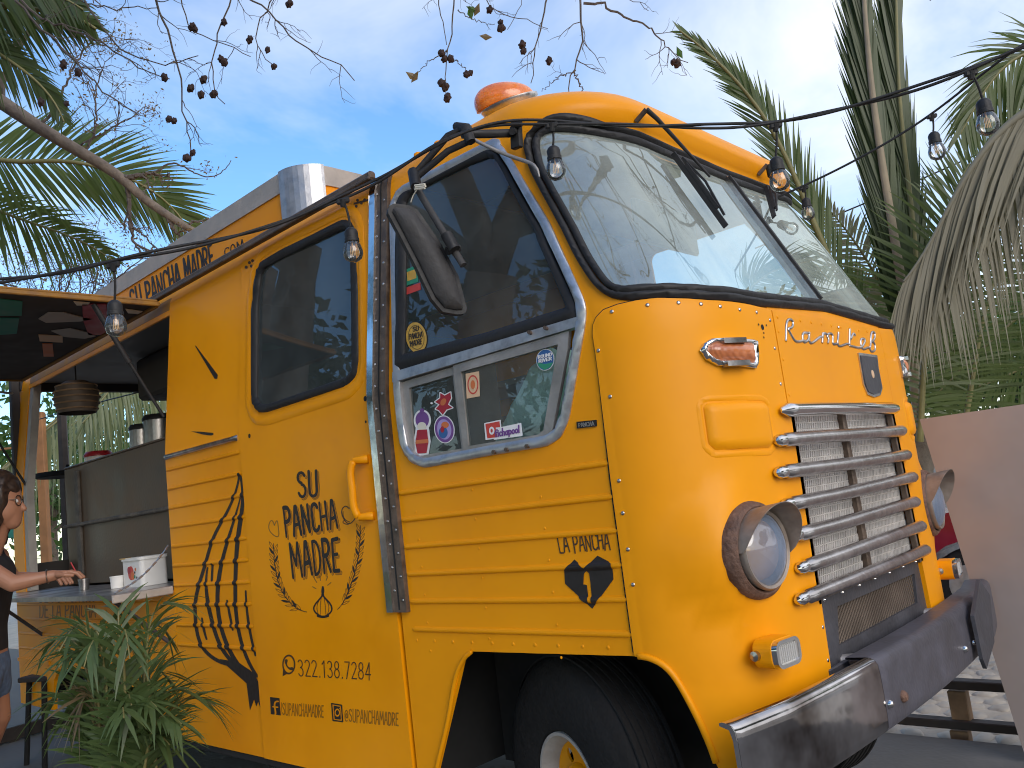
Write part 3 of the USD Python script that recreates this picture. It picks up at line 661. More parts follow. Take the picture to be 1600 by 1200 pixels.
for k, (a, b) in enumerate(bars):
    A, B = bp(*a, 'x', GX+.022), bp(*b, 'x', GX+.022)
    n = 26; t = np.linspace(0, 1, n); P = A+(B-A)*t[:, None]; P[:, 0] += .012*np.sin(np.pi*t); P[:, 2] += .003*np.sin(5*t+k)*.5
    pr = [(0, -.019), (.010, -.017), (.019, -.009), (.022, 0), (.019, .009), (.010, .017), (0, .019), (-.006, 0)]
    V, F = [], []; m = len(pr)
    for i in range(n):
        e = min(1, .18+min(t[i], 1-t[i])/.035); 
        for dx, dz in pr: V.append(P[i]+np.array([dx*e, 0, dz*(e**.6)]))
    for i in range(n-1):
        for j in range(m): q = [i*m+j, i*m+(j+1) % m, (i+1)*m+(j+1) % m, (i+1)*m+j]; F += [[q[0], q[2], q[1]], [q[0], q[3], q[2]]]
    V += [P[0], P[-1]]; c0, c1 = len(V)-2, len(V)-1
    for j in range(m): F += [[c0, j, (j+1) % m], [c1, (n-1)*m+(j+1) % m, (n-1)*m+j]]
    obj('grille_bar', (np.array(V), np.array(F)), 'worn_chrome' if k else 'chrome', TR, smooth=45)
    for e in (0, 1):
        c = P[2] if e == 0 else P[-3]; obj('bar_tip', place(lathe([(.0, .018), (.010, .014), (.0165, .0), (.0165, -.03)], 14), frame(P[0] if e == 0 else P[-1], (0, -1 if e == 0 else 1, 0))), 'chrome', TR, smooth=40) if (k > 0 and e == 0) else None
# lower intake plate
fy0, fy1 = .425, W-.425
plate = Polygon([(fy0+.012, .815), (fy1-.012, .815), (fy1, .615), (fy0, .615)])
hole = Polygon([tuple(bp(*q, 'x', .285)[[1, 2]]) for q in ((1309.6, 947.6), (1430, 896), (1434.7, 942), (1312.5, 1009))]).buffer(-.003).buffer(.003)
obj('intake_plate', prism(plate.difference(hole), frame((GX-.012, 0, 0), (1, 0, 0), (0, 1, 0)), .010), 'dark_steel', TR)
obj('intake_lip', obox((GX+.01, fy0, .622), (GX+.01, fy1, .622), .012, .03, (0, 0, 1), .003), 'dark_steel', TR)
hx0, hy0, hx1, hy1 = hole.bounds; wires = []
for sl in (1, -1):
    for c in np.arange(hx0-.4, hx1+.4, .023):
        ln = LineString([(c-.2, (hy0+hy1)/2-.2*sl*.62), (c+.2, (hy0+hy1)/2+.2*sl*.62)]).intersection(hole.buffer(.006))
        if ln.length > .004:
            for q in getattr(ln, 'geoms', [ln]):
                (a, b), (c2, d) = q.coords[0], q.coords[-1]; wires.append(obox((GX-.014+.002*sl, a, b), (GX-.014+.002*sl, c2, d), .0048, .003, (1, 0, 0), 0))
obj('intake_mesh', cat(*wires), 'wire_brown', TR, kind='stuff')
obj('intake_rivets', cat(*[place(lathe([(.0, .006), (.005, .003), (.006, 0)], 8), frame((GX-.002, y, .805-.02*(y > 1.6)), (1, 0, 0))) for y in np.linspace(.50, 1.25, 7)]), 'chrome', TR, kind='stuff', smooth=True)
obj('radiator_support', tube([(GX-.02, .50, .56), (GX-.02, 1.25, .56)], .035, 10), 'dirty_metal', TR, smooth=40)
for y in (.60, 1.30): obj('bumper_bracket', tube([(GX-.06, y-.08, .63), (GX+.03, y-.02, .63), (GX+.10, y+.03, .625)], .018, 8), 'dull_aluminium', TR, smooth=True)
# badge: chrome script
def sc(l): return [bp(1060+x/2.963, 480+y/2.963, 'x', .298) for x, y in l]
strokes = [[(495, 158), (497, 110), (502, 66), (514, 57), (527, 66), (527, 88), (508, 104), (520, 128), (535, 152), (560, 159), (590, 161)],
    [(604, 122), (586, 118), (573, 136), (577, 158), (592, 158), (602, 140), (604, 118), (604, 156), (622, 163), (664, 166)],
    [(664, 166), (667, 120)], [(667, 140), (677, 121), (688, 130), (689, 168)], [(689, 142), (701, 122), (712, 131), (714, 168), (724, 171), (738, 173)], [(740, 90), (740, 97)],
    [(739, 116), (737, 145), (736, 172), (760, 177), (790, 180)], [(790, 180), (793, 128), (795, 145), (806, 126), (817, 132)], [(790, 180), (815, 184), (842, 187), (858, 168), (862, 152), (850, 146), (842, 162), (846, 184), (868, 190), (882, 190)],
    [(882, 190), (889, 150), (896, 116), (906, 120), (906, 146), (892, 160), (905, 168), (909, 190), (900, 205), (887, 200), (884, 184)]]
obj('chrome_script', cat(*[tube(spline(sc(l), 8*len(l)), .0046, 8) for l in strokes]), 'worn_chrome', HP, smooth=50, label='chrome script lettering badge')
em = Polygon([tuple(bp(*q, 'x', .30)[[1, 2]]) for q in ((1341, 553), (1369, 557), (1371, 575), (1377, 606), (1374, 616), (1365, 619), (1355, 615), (1349, 600))]).buffer(.004)
e0 = obj('shield_emblem', prism(em, frame((.297, 0, 0), (1, 0, 0), (0, 1, 0)), .006), 'worn_chrome', HP)
obj('shield_face', prism(em.buffer(-.009), frame((.3025, 0, 0), (1, 0, 0), (0, 1, 0)), .003), 'dark_steel', e0)
obj('shield_mark', place((trimesh.creation.icosphere(2, .011).vertices*[1, 1.3, .25], trimesh.creation.icosphere(2, .011).faces), frame((.306, *bp(1361, 585, 'x', .30)[1:]), (1, 0, 0), (0, 1, 0))), 'sticker_tan', e0, smooth=True)

# bumper
def bumper(y0, y1, n, prof):
    ys = np.linspace(y0, y1, n); V, F = [], []; m = len(prof)
    for y in ys:
        u = (y-W/2)/(W/2+.14); x = .405-.055*u*u-.05*max(0, abs(u)-.8)*2
        for dx, z in prof: V.append((x+dx, y, z))
    for i in range(n-1):
        for j in range(m-1): q = [i*m+j, i*m+j+1, (i+1)*m+j+1, (i+1)*m+j]; F += [[q[0], q[2], q[1]], [q[0], q[3], q[2]]]
    e0, e1 = np.arange(m), (n-1)*m+np.arange(m)
    return np.array(V), np.array(F)
prof = [(-.034, .653), (-.028, .655), (-.018, .654), (-.006, .648), (0, .638), (.002, .62), (.003, .56), (.002, .50), (0, .480), (-.006, .470), (-.02, .466), (-.045, .468), (-.045, .473), (-.012, .478), (-.006, .50), (-.005, .56), (-.006, .62), (-.012, .642), (-.030, .647), (-.034, .648), (-.034, .653)]
prof = [(a, b+.0) for a, b in prof]
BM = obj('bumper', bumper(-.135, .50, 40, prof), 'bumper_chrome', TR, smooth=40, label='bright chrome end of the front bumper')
prof2 = [(-.085, .652)]+[(a, b) for a, b in prof[1:-3]]+[(-.03, .646), (-.085, .645), (-.085, .652)]
obj('bumper', bumper(.502, W+.135, 60, prof2), 'bumper_grey', TR, smooth=40, label='dark worn length of the front bumper')
obj('bumper_tip', prism(Polygon([(p[0], p[1]) for p in prof[:-1]]).buffer(.0008), (np.array([.350-.02, -.136, 0]), np.array([1.0, 0, 0]), np.array([0, 0, 1.0]), np.array([0, -1.0, 0])), .002), 'chrome', BM)
for q, m, r in (((1391, 1100), 'chrome', .011), ((1411, 1088), 'rust', .016), ((1508, 1014), 'chrome', .011), ((1522, 1004), 'chrome', .008), ((1521, 963), 'chrome', .008)):
    p = bp(*q, 'x', .405); obj('bumper_bolt', place(lathe([(.0, r*.8), (r*.6, r*.7), (r, r*.2), (r, -.004)], 12), frame(p, (1, 0, 0))), m, TR, smooth=40)
pl = Polygon([tuple(bp(*q, 'x', .425)[[1, 2]]) for q in ((1521, 962), (1530, 906), (1546, 930), (1553, 1003), (1548, 1020), (1541, 1045), (1535, 1030))])
obj('bumper_end_plate', prism(pl, frame((.415, 0, 0), (1, -.0, 0), (0, 1, 0)), .012), 'dark_steel', TR)

# wheels, arches, chassis
def wheel(x, y, z, sg, steer=0.):
    sa, ca = math.sin(steer), math.cos(steer); fr0 = frame((x, y, z), (sg*sa, sg*ca, 0), (ca, -sa, 0))
    R, hw = .372, .095
    root = obj('wheel', place(lathe([(.160, -hw), (.30, -hw-.004), (.345, -hw+.012), (.366, -hw+.035), (R, -.03), (R, .03), (.366, hw-.035), (.345, hw-.012), (.30, hw+.004), (.22, hw+.006), (.170, hw-.004), (.160, hw-.02)], 64), fr0), 'tyre_rubber', TR, smooth=40)
    tr = [lathe([(R-.002, o2-.006), (R+.004, o2-.005), (R+.004, o2+.005), (R-.002, o2+.006)], 64) for o2 in (-.058, -.036, -.014, .014, .036, .058)]
    obj('tread', place(cat(*tr), fr0), 'tyre_rubber', root, kind='stuff')
    obj('rim', place(lathe([(.163, hw-.016), (.161, hw-.006), (.152, hw-.006), (.138, hw-.03), (.128, hw-.055), (.10, hw-.062)], 56), fr0), 'grey_trim', root, smooth=40)
    disc = Point(0, 0).buffer(.130, 40).difference(unary_union([affinity.rotate(affinity.scale(Point(.093, 0).buffer(.021), 1, .72), a, origin=(0, 0)) for a in range(0, 360, 60)]))
    obj('disc', place(prism(disc, frame((0, 0, hw-.062), (0, 0, 1), (1, 0, 0)), .008), fr0), PAINT, root)
    obj('hub', place(lathe([(.07, hw-.062), (.066, hw-.035), (.05, hw-.015), (.0, hw-.010)], 24), fr0), PAINT, root, smooth=40)
wheel(-.365, .205, .335, -1, math.radians(19)); wheel(-.365, W-.205, .335, 1, math.radians(19))
wheel(-3.66, .178, .335, -1); wheel(-3.66, W-.178, .335, 1)
for y in (.36, W-.36):
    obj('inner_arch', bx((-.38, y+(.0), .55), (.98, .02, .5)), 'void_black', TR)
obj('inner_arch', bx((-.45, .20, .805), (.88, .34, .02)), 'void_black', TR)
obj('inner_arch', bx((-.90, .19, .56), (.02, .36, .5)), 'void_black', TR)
for y in (.52, W-.52): obj('chassis_rail', bx((-2.28, y, .42), (4.7, .07, .16), 0, .004), 'void_black', TR)
obj('axle', tube([(-.22, .25, .335), (-.22, W-.25, .335)], .045, 10), 'void_black', TR)
obj('axle', tube([(-3.66, .25, .335), (-3.66, W-.25, .335)], .06, 10), 'void_black', TR)
obj('engine', cat(bx((-.15, W/2, .62), (.7, .5, .5), 0, .05)), 'void_black', TR)
obj('floor', bx((-2.82, W/2, .58), (3.8, W-.08, .04)), 'void_black', TR)
obj('side_skirt', bx((-1.75, .02, .285), (1.9, .03, .03), 0, .004), 'black_cloth', TR)

# ---- roof fittings
obj('drip_rail', cat(obox((-2.735, .040, 2.352), (-.875, .040, 2.352), .030, .034, (0, 0, 1), .008), obox((-2.735, .022, 2.338), (-.875, .022, 2.338), .012, .012, (0, 0, 1), .003)), 'brown_metal', TR)
PX0, PX1, PY0, PY1, PR = -4.4, -1.475, .16, W-.16, .14
plan = sbox(PX0+PR, PY0+PR, PX1-PR, PY1-PR).buffer(PR, quad_segs=10)
SIGN = obj('roof_box', prism(plan, frame((0, 0, 2.38), (0, 0, 1), (1, 0, 0)), .258), PAINT, TR, smooth=30, label='raised yellow roof box with painted web address')
obj('trim_band', prism(plan.buffer(.007).difference(plan.buffer(-.05)), frame((0, 0, 2.572), (0, 0, 1), (1, 0, 0)), .086), 'grey_trim', SIGN, smooth=30)
arcp = plan.buffer(.013).difference(plan.buffer(.008)).intersection(sbox(PX1-PR-.012, PY0-.1, PX1+.1, PY0+PR+.012))
arcp = plan.buffer(.014).difference(plan.buffer(.0075)).intersection(sbox(PX1-PR-.012, PY0-.1, PX1+.1, PY0+.105))
obj('corner_cap', prism(arcp, frame((0, 0, 2.40), (0, 0, 1), (1, 0, 0)), .261), 'aluminium', SIGN, smooth=30, label='shiny aluminium corner cap')
# amber dome lamp on the roof
_b0, _b1 = at(751, 178, 2.80), at(840, 146, 2.80)
bc = (_b0+_b1)/2; bu = unit(_b1-_b0); L = np.linalg.norm(_b1-_b0)/2
bz = unit(CU*.94+CR*.33-CF*.10); bz = unit(bz-bu*np.dot(bz, bu)); frb = (bc, bu, np.cross(bz, bu), bz)
ic = trimesh.creation.icosphere(4, 1.0); v = ic.vertices.copy(); v[:, 2] = np.where(v[:, 2] > 0, np.abs(v[:, 2])**.85, v[:, 2]*.1)
v = v*[L*1.0, L*.8, L*.68]; v[:, 0] += -.12*v[:, 2]; v[:, 2] *= 1-.22*(v[:, 0]/L)
BEA = obj('roof_lamp', place(lathe([(.0, -.035), (L*.86, -.035), (L*.95, -.012), (L*1.0, -.004), (L*1.0, .004), (L*.9, .006)], 40), (frb[0], frb[1], frb[2]*.82, frb[3])), 'worn_chrome', TR, smooth=40, label='orange dome lamp on the cab roof')
obj('lens', place((v+[-.012, 0, .006], ic.faces), frb), 'orange_lens', BEA, smooth=True)
obj('pedestal', tube([bc-bz*.03, bc-bz*.06-np.array([0, 0, .14])], [L*.7, L*.9], 20), PAINT, BEA)
obj('roof_bolt', cat(*[place(lathe([(.0, .014), (.012, .01), (.016, 0)], 10), frame(surf(s, 2.42), (0, -.3, 1))) for s in (-.75, -.55, -.35)]), PAINT, TR, kind='stuff', smooth=True)

# ---- wing mirror
mp, mn = np.array([-.33, -.25, 1.86]), unit((.90, -.42, .0))
def onp(u, v, p0=mp, n=mn):
    o, d = ray(u, v); return o+d*(np.dot(p0-o, n)/np.dot(d, n))
mfr = frame(mp, mn, np.cross([0, 0, 1.0], mn))
def loc2(px): return [(np.dot(onp(*q)-mp, mfr[1]), np.dot(onp(*q)-mp, mfr[2])) for q in px]
mpoly = soft(Polygon(loc2([(607, 330), (609, 320), (617, 316), (640, 319), (654, 326), (690, 378), (718, 430), (731, 480), (729, 489), (715, 490), (693, 486), (676, 466), (650, 412), (624, 362)])), .012)
MIR = obj('wing_mirror', prism(mpoly, (mp-mn*.03, mfr[1], mfr[2], mn), .022), 'rubber', TR)
P, F = trimesh.creation.triangulate_polygon(mpoly.buffer(-.012).segmentize(.01), engine='earcut')
mm = trimesh.Trimesh(np.c_[P, np.zeros(len(P))], F).subdivide().subdivide().subdivide(); pv = np.asarray(mm.vertices).copy()
dd = shapely.distance(shapely.points(pv[:, 0], pv[:, 1]), mpoly.buffer(-.0115).boundary); pv[:, 2] = .034*np.sqrt(1-(1-np.clip(dd/.06, 0, 1))**2)
obj('housing', place((pv, np.asarray(mm.faces)), (mp-mn*.0085, mfr[1], mfr[2], mn)), 'old_rubber', MIR, smooth=True)
obj('mirror_face', prism(mpoly.buffer(-.012), (mp-mn*.032, mfr[1], mfr[2], mn), .001), 'chrome', MIR)
J0, J1, J2 = bp(806, 208, 'y', .035), bp(722, 210, 'y', -.12), bp(646, 268, 'y', -.20)
J3 = onp(716, 422)+mn*.045; J2b = bp(650, 292, 'y', -.22)
obj('mirror_arm', cat(tube([J0, (J0+J1)/2, J1], .013, 8), tube([bp(726, 200, 'y', -.12), bp(700, 212, 'y', -.14), bp(650, 270, 'y', -.2)], .010, 8), tube([bp(730, 222, 'y', -.12), bp(700, 236, 'y', -.14), bp(652, 276, 'y', -.2)], .010, 8),
    tube([bp(712, 197, 'y', -.12), bp(728, 202, 'y', -.12), bp(736, 222, 'y', -.12)], [.012, .019, .014], 8), tube([J2, J2b], [.017, .016], 8)), 'rubber', MIR, smooth=50)
obj('mirror_rod', tube([J2b, (J2b+J3)/2, J3], .0105, 8), 'old_rubber', MIR, smooth=50)
obj('rod_clamp', cat(tube([onp(692, 372)+mn*.03, onp(703, 398)+mn*.045], .017, 8), tube([onp(693, 398)+mn*.03, onp(712, 392)+mn*.03], .012, 8)), 'rubber', MIR, smooth=50)
obj('mirror_bracket', cat(obox(bp(806, 196, 'y', .03), bp(808, 232, 'y', .03), .020, .036, (1, 0, 0), .003), tube([bp(800, 196, 'y', .01), bp(815, 193, 'y', .02)], .010, 8), tube([bp(800, 205, 'y', .0), bp(806, 205, 'y', .03)], .011, 8)), 'rubber', MIR, smooth=50)
obj('mirror_stay', tube(spline([bp(730, 212, 'y', -.11), bp(760, 228, 'y', -.09), bp(815, 250, 'y', -.05), bp(838, 262, 'y', -.05), bp(843, 276, 'y', -.05)], 14), [.006]*10+[.0055, .005, .004, .002], 6), 'dull_aluminium', MIR, smooth=True)
obj('twine', cat(*[tube([bp(648+dx, 288+dy, 'y', -.235), bp(664+dx, 286+dy, 'y', -.235)], .003, 5) for dx, dy in ((0, 2), (1, 5), (0, 8))], tube(spline([bp(652, 296, 'y', -.235), bp(646, 305, 'y', -.235), bp(642, 316, 'y', -.235)], 6), .0015, 5)), 'cream', MIR)

# ---- wipers
def wpt(q, off): s, v = SZ([q])[0]; return surf(s, v, off)
def wiper(base, joint, elbow, end, b0, b1):
    E0, E1 = wpt(b0, .022), wpt(b1, .022)
    B = wpt(base, .002); d = np.dot(B-CAM, CF)
    root = obj('wiper', tube([B, at(*joint, d-.02)], .008, 8), 'brown_metal', TR, smooth=50)
    obj('arm', tube([at(*joint, d-.02), at(*elbow, d-.01), wpt(end, .045)], [.008, .007, .004], 8), 'rubber', root, smooth=50)
    n = snorm(*[np.array(x) for x in SZ([b0])[0]]); m = (E0+E1)/2
    obj('blade', cat(obox(E0, E1, .006, .018, n, .001), obox(E0+(E1-E0)*.12+n*.016, m+n*.03, .005, .007, n, 0), obox(m+n*.03, E0+(E1-E0)*.9+n*.016, .005, .007, n, 0), obox(E0+(E1-E0)*.2+n*.014, E0+(E1-E0)*.8+n*.014, .009, .012, n, .001)), 'rubber', root)
wiper((993, 190), (1010, 171), (1027, 186), (1093, 292), (1044, 248), (1126, 362))
wiper((1184, 273), (1199, 257), (1202, 275), (1205, 303), (1190, 298), (1202, 346))
# ================================================================== painted lettering and pictures on the truck
def arc(cx, cy, rx, ry, a0, a1, n=9): return [(cx+rx*math.cos(math.radians(a0+(a1-a0)*i/(n-1))), cy+ry*math.sin(math.radians(a0+(a1-a0)*i/(n-1)))) for i in range(n)]
# narrow hand lettering, capitals in a box of height 1: name -> (width, strokes)
GL = {
 'S': (.42, [arc(.20, .77, .17, .20, 20, 270, 9)+arc(.20, .27, .18, .24, 90, -160, 9)[0:]]), 'U': (.44, [[(.04, 1), (.04, .22)]+arc(.22, .2, .18, .2, 180, 360)+[(.40, 1)]]),
 'P': (.40, [[(.04, 0), (.05, 1)], [(.05, .98), (.2, .98)]+arc(.2, .74, .18, .24, 90, -90)+[(.05, .48)]]), 'A': (.44, [[(.0, 0), (.20, 1), (.27, 1), (.43, 0)], [(.09, .34), (.36, .38)]]),
 'N': (.46, [[(.04, 0), (.05, 1), (.40, .02), (.42, 1)]]), 'C': (.40, [arc(.24, .78, .18, .2, 20, 180, 7)+arc(.24, .2, .18, .2, 180, 340, 7)]), 'H': (.44, [[(.04, 0), (.05, 1)], [(.40, 0), (.40, 1)], [(.04, .47), (.4, .50)]]),
 'M': (.56, [[(.02, 0), (.08, 1), (.28, .35), (.48, 1), (.54, 0)]]), 'D': (.42, [[(.05, 0), (.05, 1), (.16, 1)]+arc(.16, .5, .24, .5, 85, -85)+[(.05, 0)]]), 'R': (.42, [[(.04, 0), (.05, 1)], [(.05, .98), (.2, .98)]+arc(.2, .74, .18, .24, 90, -90)+[(.05, .5)], [(.18, .5), (.40, 0)]]),
 'E': (.36, [[(.34, 1), (.05, .98), (.05, .02), (.35, 0)], [(.05, .52), (.28, .52)]]), 'L': (.34, [[(.05, 1), (.05, .02), (.33, 0)]]), 'O': (.42, [arc(.21, .5, .18, .5, 0, 360, 17)]),
 '1': (.26, [[(.03, .8), (.16, 1), (.15, 0)]]), '2': (.38, [arc(.19, .76, .16, .23, 160, -30, 8)+[(.04, .02), (.36, .02)]]), '3': (.38, [arc(.18, .76, .15, .23, 150, -90, 8)+arc(.18, .26, .17, .26, 90, -150, 9)]),
 '4': (.40, [[(.28, 0), (.28, 1), (.03, .3), (.38, .3)]]), '7': (.36, [[(.02, .99), (.33, .99), (.12, 0)]]), '8': (.40, [arc(.2, .76, .14, .23, -90, 270, 13), arc(.2, .27, .17, .26, 90, 450, 13)]), '.': (.16, [[(.07, 0), (.08, .05)]]),
 '/': (.2, [[(.0, -.02), (.18, 1)]]), '@': (.5, [arc(.25, .45, .1, .16, 40, 400, 11)+[(.36, .3)]+arc(.25, .45, .22, .42, -20, 300, 13)]), ' ': (.22, []), 'Y': (.4, [[(.02, 1), (.2, .5), (.38, 1)], [(.2, .5), (.2, 0)]]),
 'I': (.14, [[(.07, 0), (.07, 1)]]), 'T': (.4, [[(.0, 1), (.4, 1)], [(.2, 1), (.2, 0)]]), 'V': (.42, [[(.02, 1), (.2, 0), (.4, 1)]]), 'B': (.4, [[(.04, 0), (.05, 1), (.2, .98)]+arc(.2, .75, .15, .23, 90, -90)+[(.05, .5)], [(.2, .51)]+arc(.2, .26, .18, .26, 90, -90)+[(.04, 0)]]),
 'f': (.26, [[(.08, 0), (.08, .75)]+arc(.2, .75, .12, .2, 180, 60, 6), [(.0, .58), (.22, .58)]]), 'i': (.12, [[(.05, 0), (.05, .55)], [(.05, .75), (.05, .78)]]), 'c': (.3, [arc(.17, .28, .14, .28, 50, 310, 9)]), 'h': (.32, [[(.04, 0), (.04, 1)], [(.04, .35)]+arc(.16, .36, .12, .2, 170, 0, 7)+[(.28, 0)]]),
 'a': (.34, [arc(.16, .27, .13, .27, 0, 360, 13), [(.29, .55), (.29, 0)]]), 'p': (.34, [[(.04, -.3), (.04, .55)], arc(.17, .27, .13, .27, 0, 360, 13)]), 'o': (.34, [arc(.17, .27, .14, .27, 0, 360, 13)]), 'l': (.14, [[(.06, 0), (.06, 1)]]),
 'r': (.22, [[(.04, 0), (.04, .55)], [(.04, .35)]+arc(.16, .4, .11, .14, 170, 60, 5)]), 'n': (.32, [[(.04, 0), (.04, .55)], [(.04, .35)]+arc(.16, .36, .12, .2, 170, 0, 7)+[(.28, 0)]])}
def letters(text, wt=.085, jit=0., sp=.09, seed=1):
    """list of polygons in a box [0, w] x [0, 1] and w"""
    rg = np.random.default_rng(seed); x, out = 0, []
    for ch in text:
        w, st = GL[ch]; dy, sc = (rg.uniform(-jit, jit), 1+rg.uniform(-jit, jit)) if jit else (0, 1)
        g = unary_union([LineString([(x+a, b*sc+dy) for a, b in l]).buffer(wt/2*(1+rg.uniform(-.2, .2)*(jit > 0)), quad_segs=3, cap_style='square' if jit == 0 else 'round') for l in st]) if st else None
        out.append(g); x += w+sp
    return out, x-sp
def over_ribs(v0, n, off):
    def f(s, v):
        h = np.full(np.shape(v), off)
        for i in range(n):
            u = (np.asarray(v)-(v0-(.0869 if n == 6 else .0877)*i))/(.0066*1.25+.0012); h = np.maximum(h, off+.0069*np.sqrt(np.maximum(1-u*u, 0)))
        return h
    return f
def quad_map(quad):
    bl, br, tr, tl = [np.array(q, float) for q in quad]
    def f(p):
        x, y = p[:, :1], p[:, 1:2]; return (bl*(1-x)+br*x)*(1-y)+(tl*(1-x)+tr*x)*y
    return f
def warp(g, fn): return shapely.transform(g, fn)
def on_side(g): return warp(g, lambda p: side_sv(p))
def on_skin(g): return warp(g, lambda p: SZ(p))
def lettering(name, text, quad, m, parent, off=.0068, conv=on_side, wt=.085, jit=.0, each=False, sp=.09, lab=None, shade=False):
    gs, w = letters(text, wt, jit, sp); f = quad_map(quad); all_ = []
    for g in gs:
        if g is None: continue
        all_.append(conv(warp(affinity.scale(g, 1/w, 1, origin=(0, 0)), f)).buffer(0))
    if each:
        for g in all_: cobj(name, g, off, None, m, parent, flat=True)
    else: cobj(name, unary_union(all_), off, None, m, parent, flat=True, label=lab, kind='stuff')
    return all_
def strokes_px(lines, widths, conv=on_side):
    out = []
    for l, w in zip(lines, widths):
        l = spline(np.array(l, float), 6*len(l)) if len(l) > 2 else np.array(l, float); n = len(l); ww = np.interp(np.linspace(0, 1, n), np.linspace(0, 1, len(np.atleast_1d(w))), np.atleast_1d(w))
        out.append(unary_union([LineString([l[i], l[i+1]]).buffer((ww[i]+ww[i+1])/4, quad_segs=2) for i in range(n-1)]))
    return conv(unary_union(out)).buffer(0)
def Z4(l): return [(380+x/2.307, 680+y/2.307) for x, y in l]
# logo on the door
for t, q in (('SU', [(469, 778), (499, 775.5), (497.5, 736), (466, 738.5)]), ('PANCHA', [(449, 838), (530, 823), (525.5, 781), (444, 794)]), ('MADRE', [(460, 902), (533, 891), (530, 840), (453, 851.5)])):
    gs = lettering('logo_letter', t, q, 'black_paint', DR, each=True, wt=.135, jit=.03, sp=.12)
    sh = unary_union([affinity.translate(g, .010, -.008).difference(unary_union(gs).buffer(.0025)) for g in gs])
    hatch = unary_union([LineString([(x, sh.bounds[1]-.3), (x+.16, sh.bounds[3]+.3)]).buffer(.0012) for x in np.arange(sh.bounds[0]-.4, sh.bounds[2]+.2, .0062)])
    cobj('letter_shade', sh.intersection(unary_union([hatch, sh.boundary.buffer(.001)])), .0068, None, 'brown_ink', DR, flat=True, kind='stuff')
cobj('trade_mark', on_side(Point(Z4([(350, 374)])[0]).buffer(2.2).difference(Point(Z4([(350, 374)])[0]).buffer(1.2))), .0068, None, 'brown_ink', DR, flat=True)
def leafshape(p, q, w): 
    p, q = np.array(p), np.array(q); d = q-p; n = np.array([-d[1], d[0]])/max(np.linalg.norm(d), 1e-6)*w
    return Polygon([p, p+d*.35+n, p+d*.7+n*.8, q, p+d*.7-n*.8, p+d*.35-n])
for k, l in enumerate(([(115, 390), (120, 470), (135, 535), (160, 585), (195, 620), (235, 636)], [(428, 325), (425, 400), (412, 480), (390, 550), (370, 595), (346, 627)])):
    c = spline(np.array(Z4(l)), 30); parts = [LineString(c).buffer(.55)]; t = np.gradient(c, axis=0); t /= np.linalg.norm(t, axis=1)[:, None]; nn = np.stack([-t[:, 1], t[:, 0]], 1)
    for i in range(3, 29, 2):
        for sgn in (1, -1):
            b = c[i-(sgn > 0)]; tip = b-t[i]*13+nn[i]*sgn*7
            lf = leafshape(b, tip, 1.9); parts.append(lf.difference(lf.buffer(-.62)) if (i+sgn) % 3 else lf)
    cobj('laurel', on_side(unary_union(parts)).buffer(0), .0068, None, 'black_paint', DR, flat=True)
gar = [(293, 545), (285, 585), (268, 605), (260, 625), (275, 645), (293, 652), (312, 645), (325, 628), (318, 605), (300, 585), (293, 545)]
gl = [gar, [(291, 560), (285, 600), (284, 645)], [(294, 560), (300, 600), (304, 645)], [(287, 585), (272, 615), (276, 642)], [(297, 585), (314, 615), (310, 642)], [(274, 650), (294, 654), (312, 650)]]
cobj('garlic_drawing', strokes_px([Z4(l) for l in gl], [2.4, .8, .8, .8, .8, 3.2]), .0068, None, 'black_paint', DR, flat=True)
cobj('garlic_rays', strokes_px([Z4(l) for l in ([(268, 552), (256, 545)], [(271, 530), (262, 515)], [(284, 523), (283, 508)], [(305, 522), (310, 508)], [(310, 540), (322, 530)])], [1.4]*5), .0068, None, 'line_ink', DR, flat=True, kind='stuff')
cobj('heart_drawing', strokes_px([Z4([(118, 325), (105, 308), (98, 325), (104, 348), (130, 365), (132, 330), (128, 308), (118, 325)])], [1.3]), .0068, None, 'line_ink', DR, flat=True)
hb = [(385, 262), (372, 256), (362, 268), (366, 296), (386, 318), (408, 300), (412, 270), (400, 264), (385, 262)]
cobj('heart_drawing', strokes_px([Z4(hb), Z4([(366, 275), (371, 300), (390, 312)]), Z4([(371, 306), (366, 310), (385, 322)])], [1.6, 1.2, 1.2]), .0068, None, 'brown_ink', DR, flat=True)
# phone number and account names
lettering('phone_number', '322.138.7284', [(469, 1055.5), (582, 1061.5), (582, 1035), (467, 1030)], 'brown_ink', DR, each=True, wt=.07, sp=.10)
pc = Z4([(170, 825)])[0]; ring = affinity.scale(Point(pc).buffer(10.3), 1, 1.5); tail = Polygon([(pc[0]-9, pc[1]+6), (pc[0]-9.5, pc[1]+18.5), (pc[0]-1, pc[1]+13.5)])
hand = strokes_px([[(pc[0]-4, pc[1]-6), (pc[0]-3.4, pc[1]+1), (pc[0]+1, pc[1]+6), (pc[0]+5, pc[1]+6.4)]], [[5, 2.2, 2.2, 5]], conv=lambda g: g)
cobj('phone_icon', on_side(unary_union([ring.union(tail).difference(affinity.scale(ring, .78, .82)), hand])).buffer(0), .0068, None, 'brown_ink', DR, flat=True)
fsq = Polygon(Z4([(104, 944), (135, 948), (138, 1006), (107, 1002)])).buffer(.8)
fl = strokes_px([Z4([(121, 1004), (119, 975), (122, 960), (132, 958)]), Z4([(113, 977), (130, 979)])], [2.6, 2.2], conv=lambda g: g)
cobj('social_icon', on_side(fsq.difference(fl)).buffer(0), .0068, None, 'black_paint', DR, flat=True)
isq = Polygon(Z4([(325, 966), (360, 972), (364, 1030), (330, 1026)])).buffer(1.2); ic0 = Point(Z4([(345, 998)])[0])
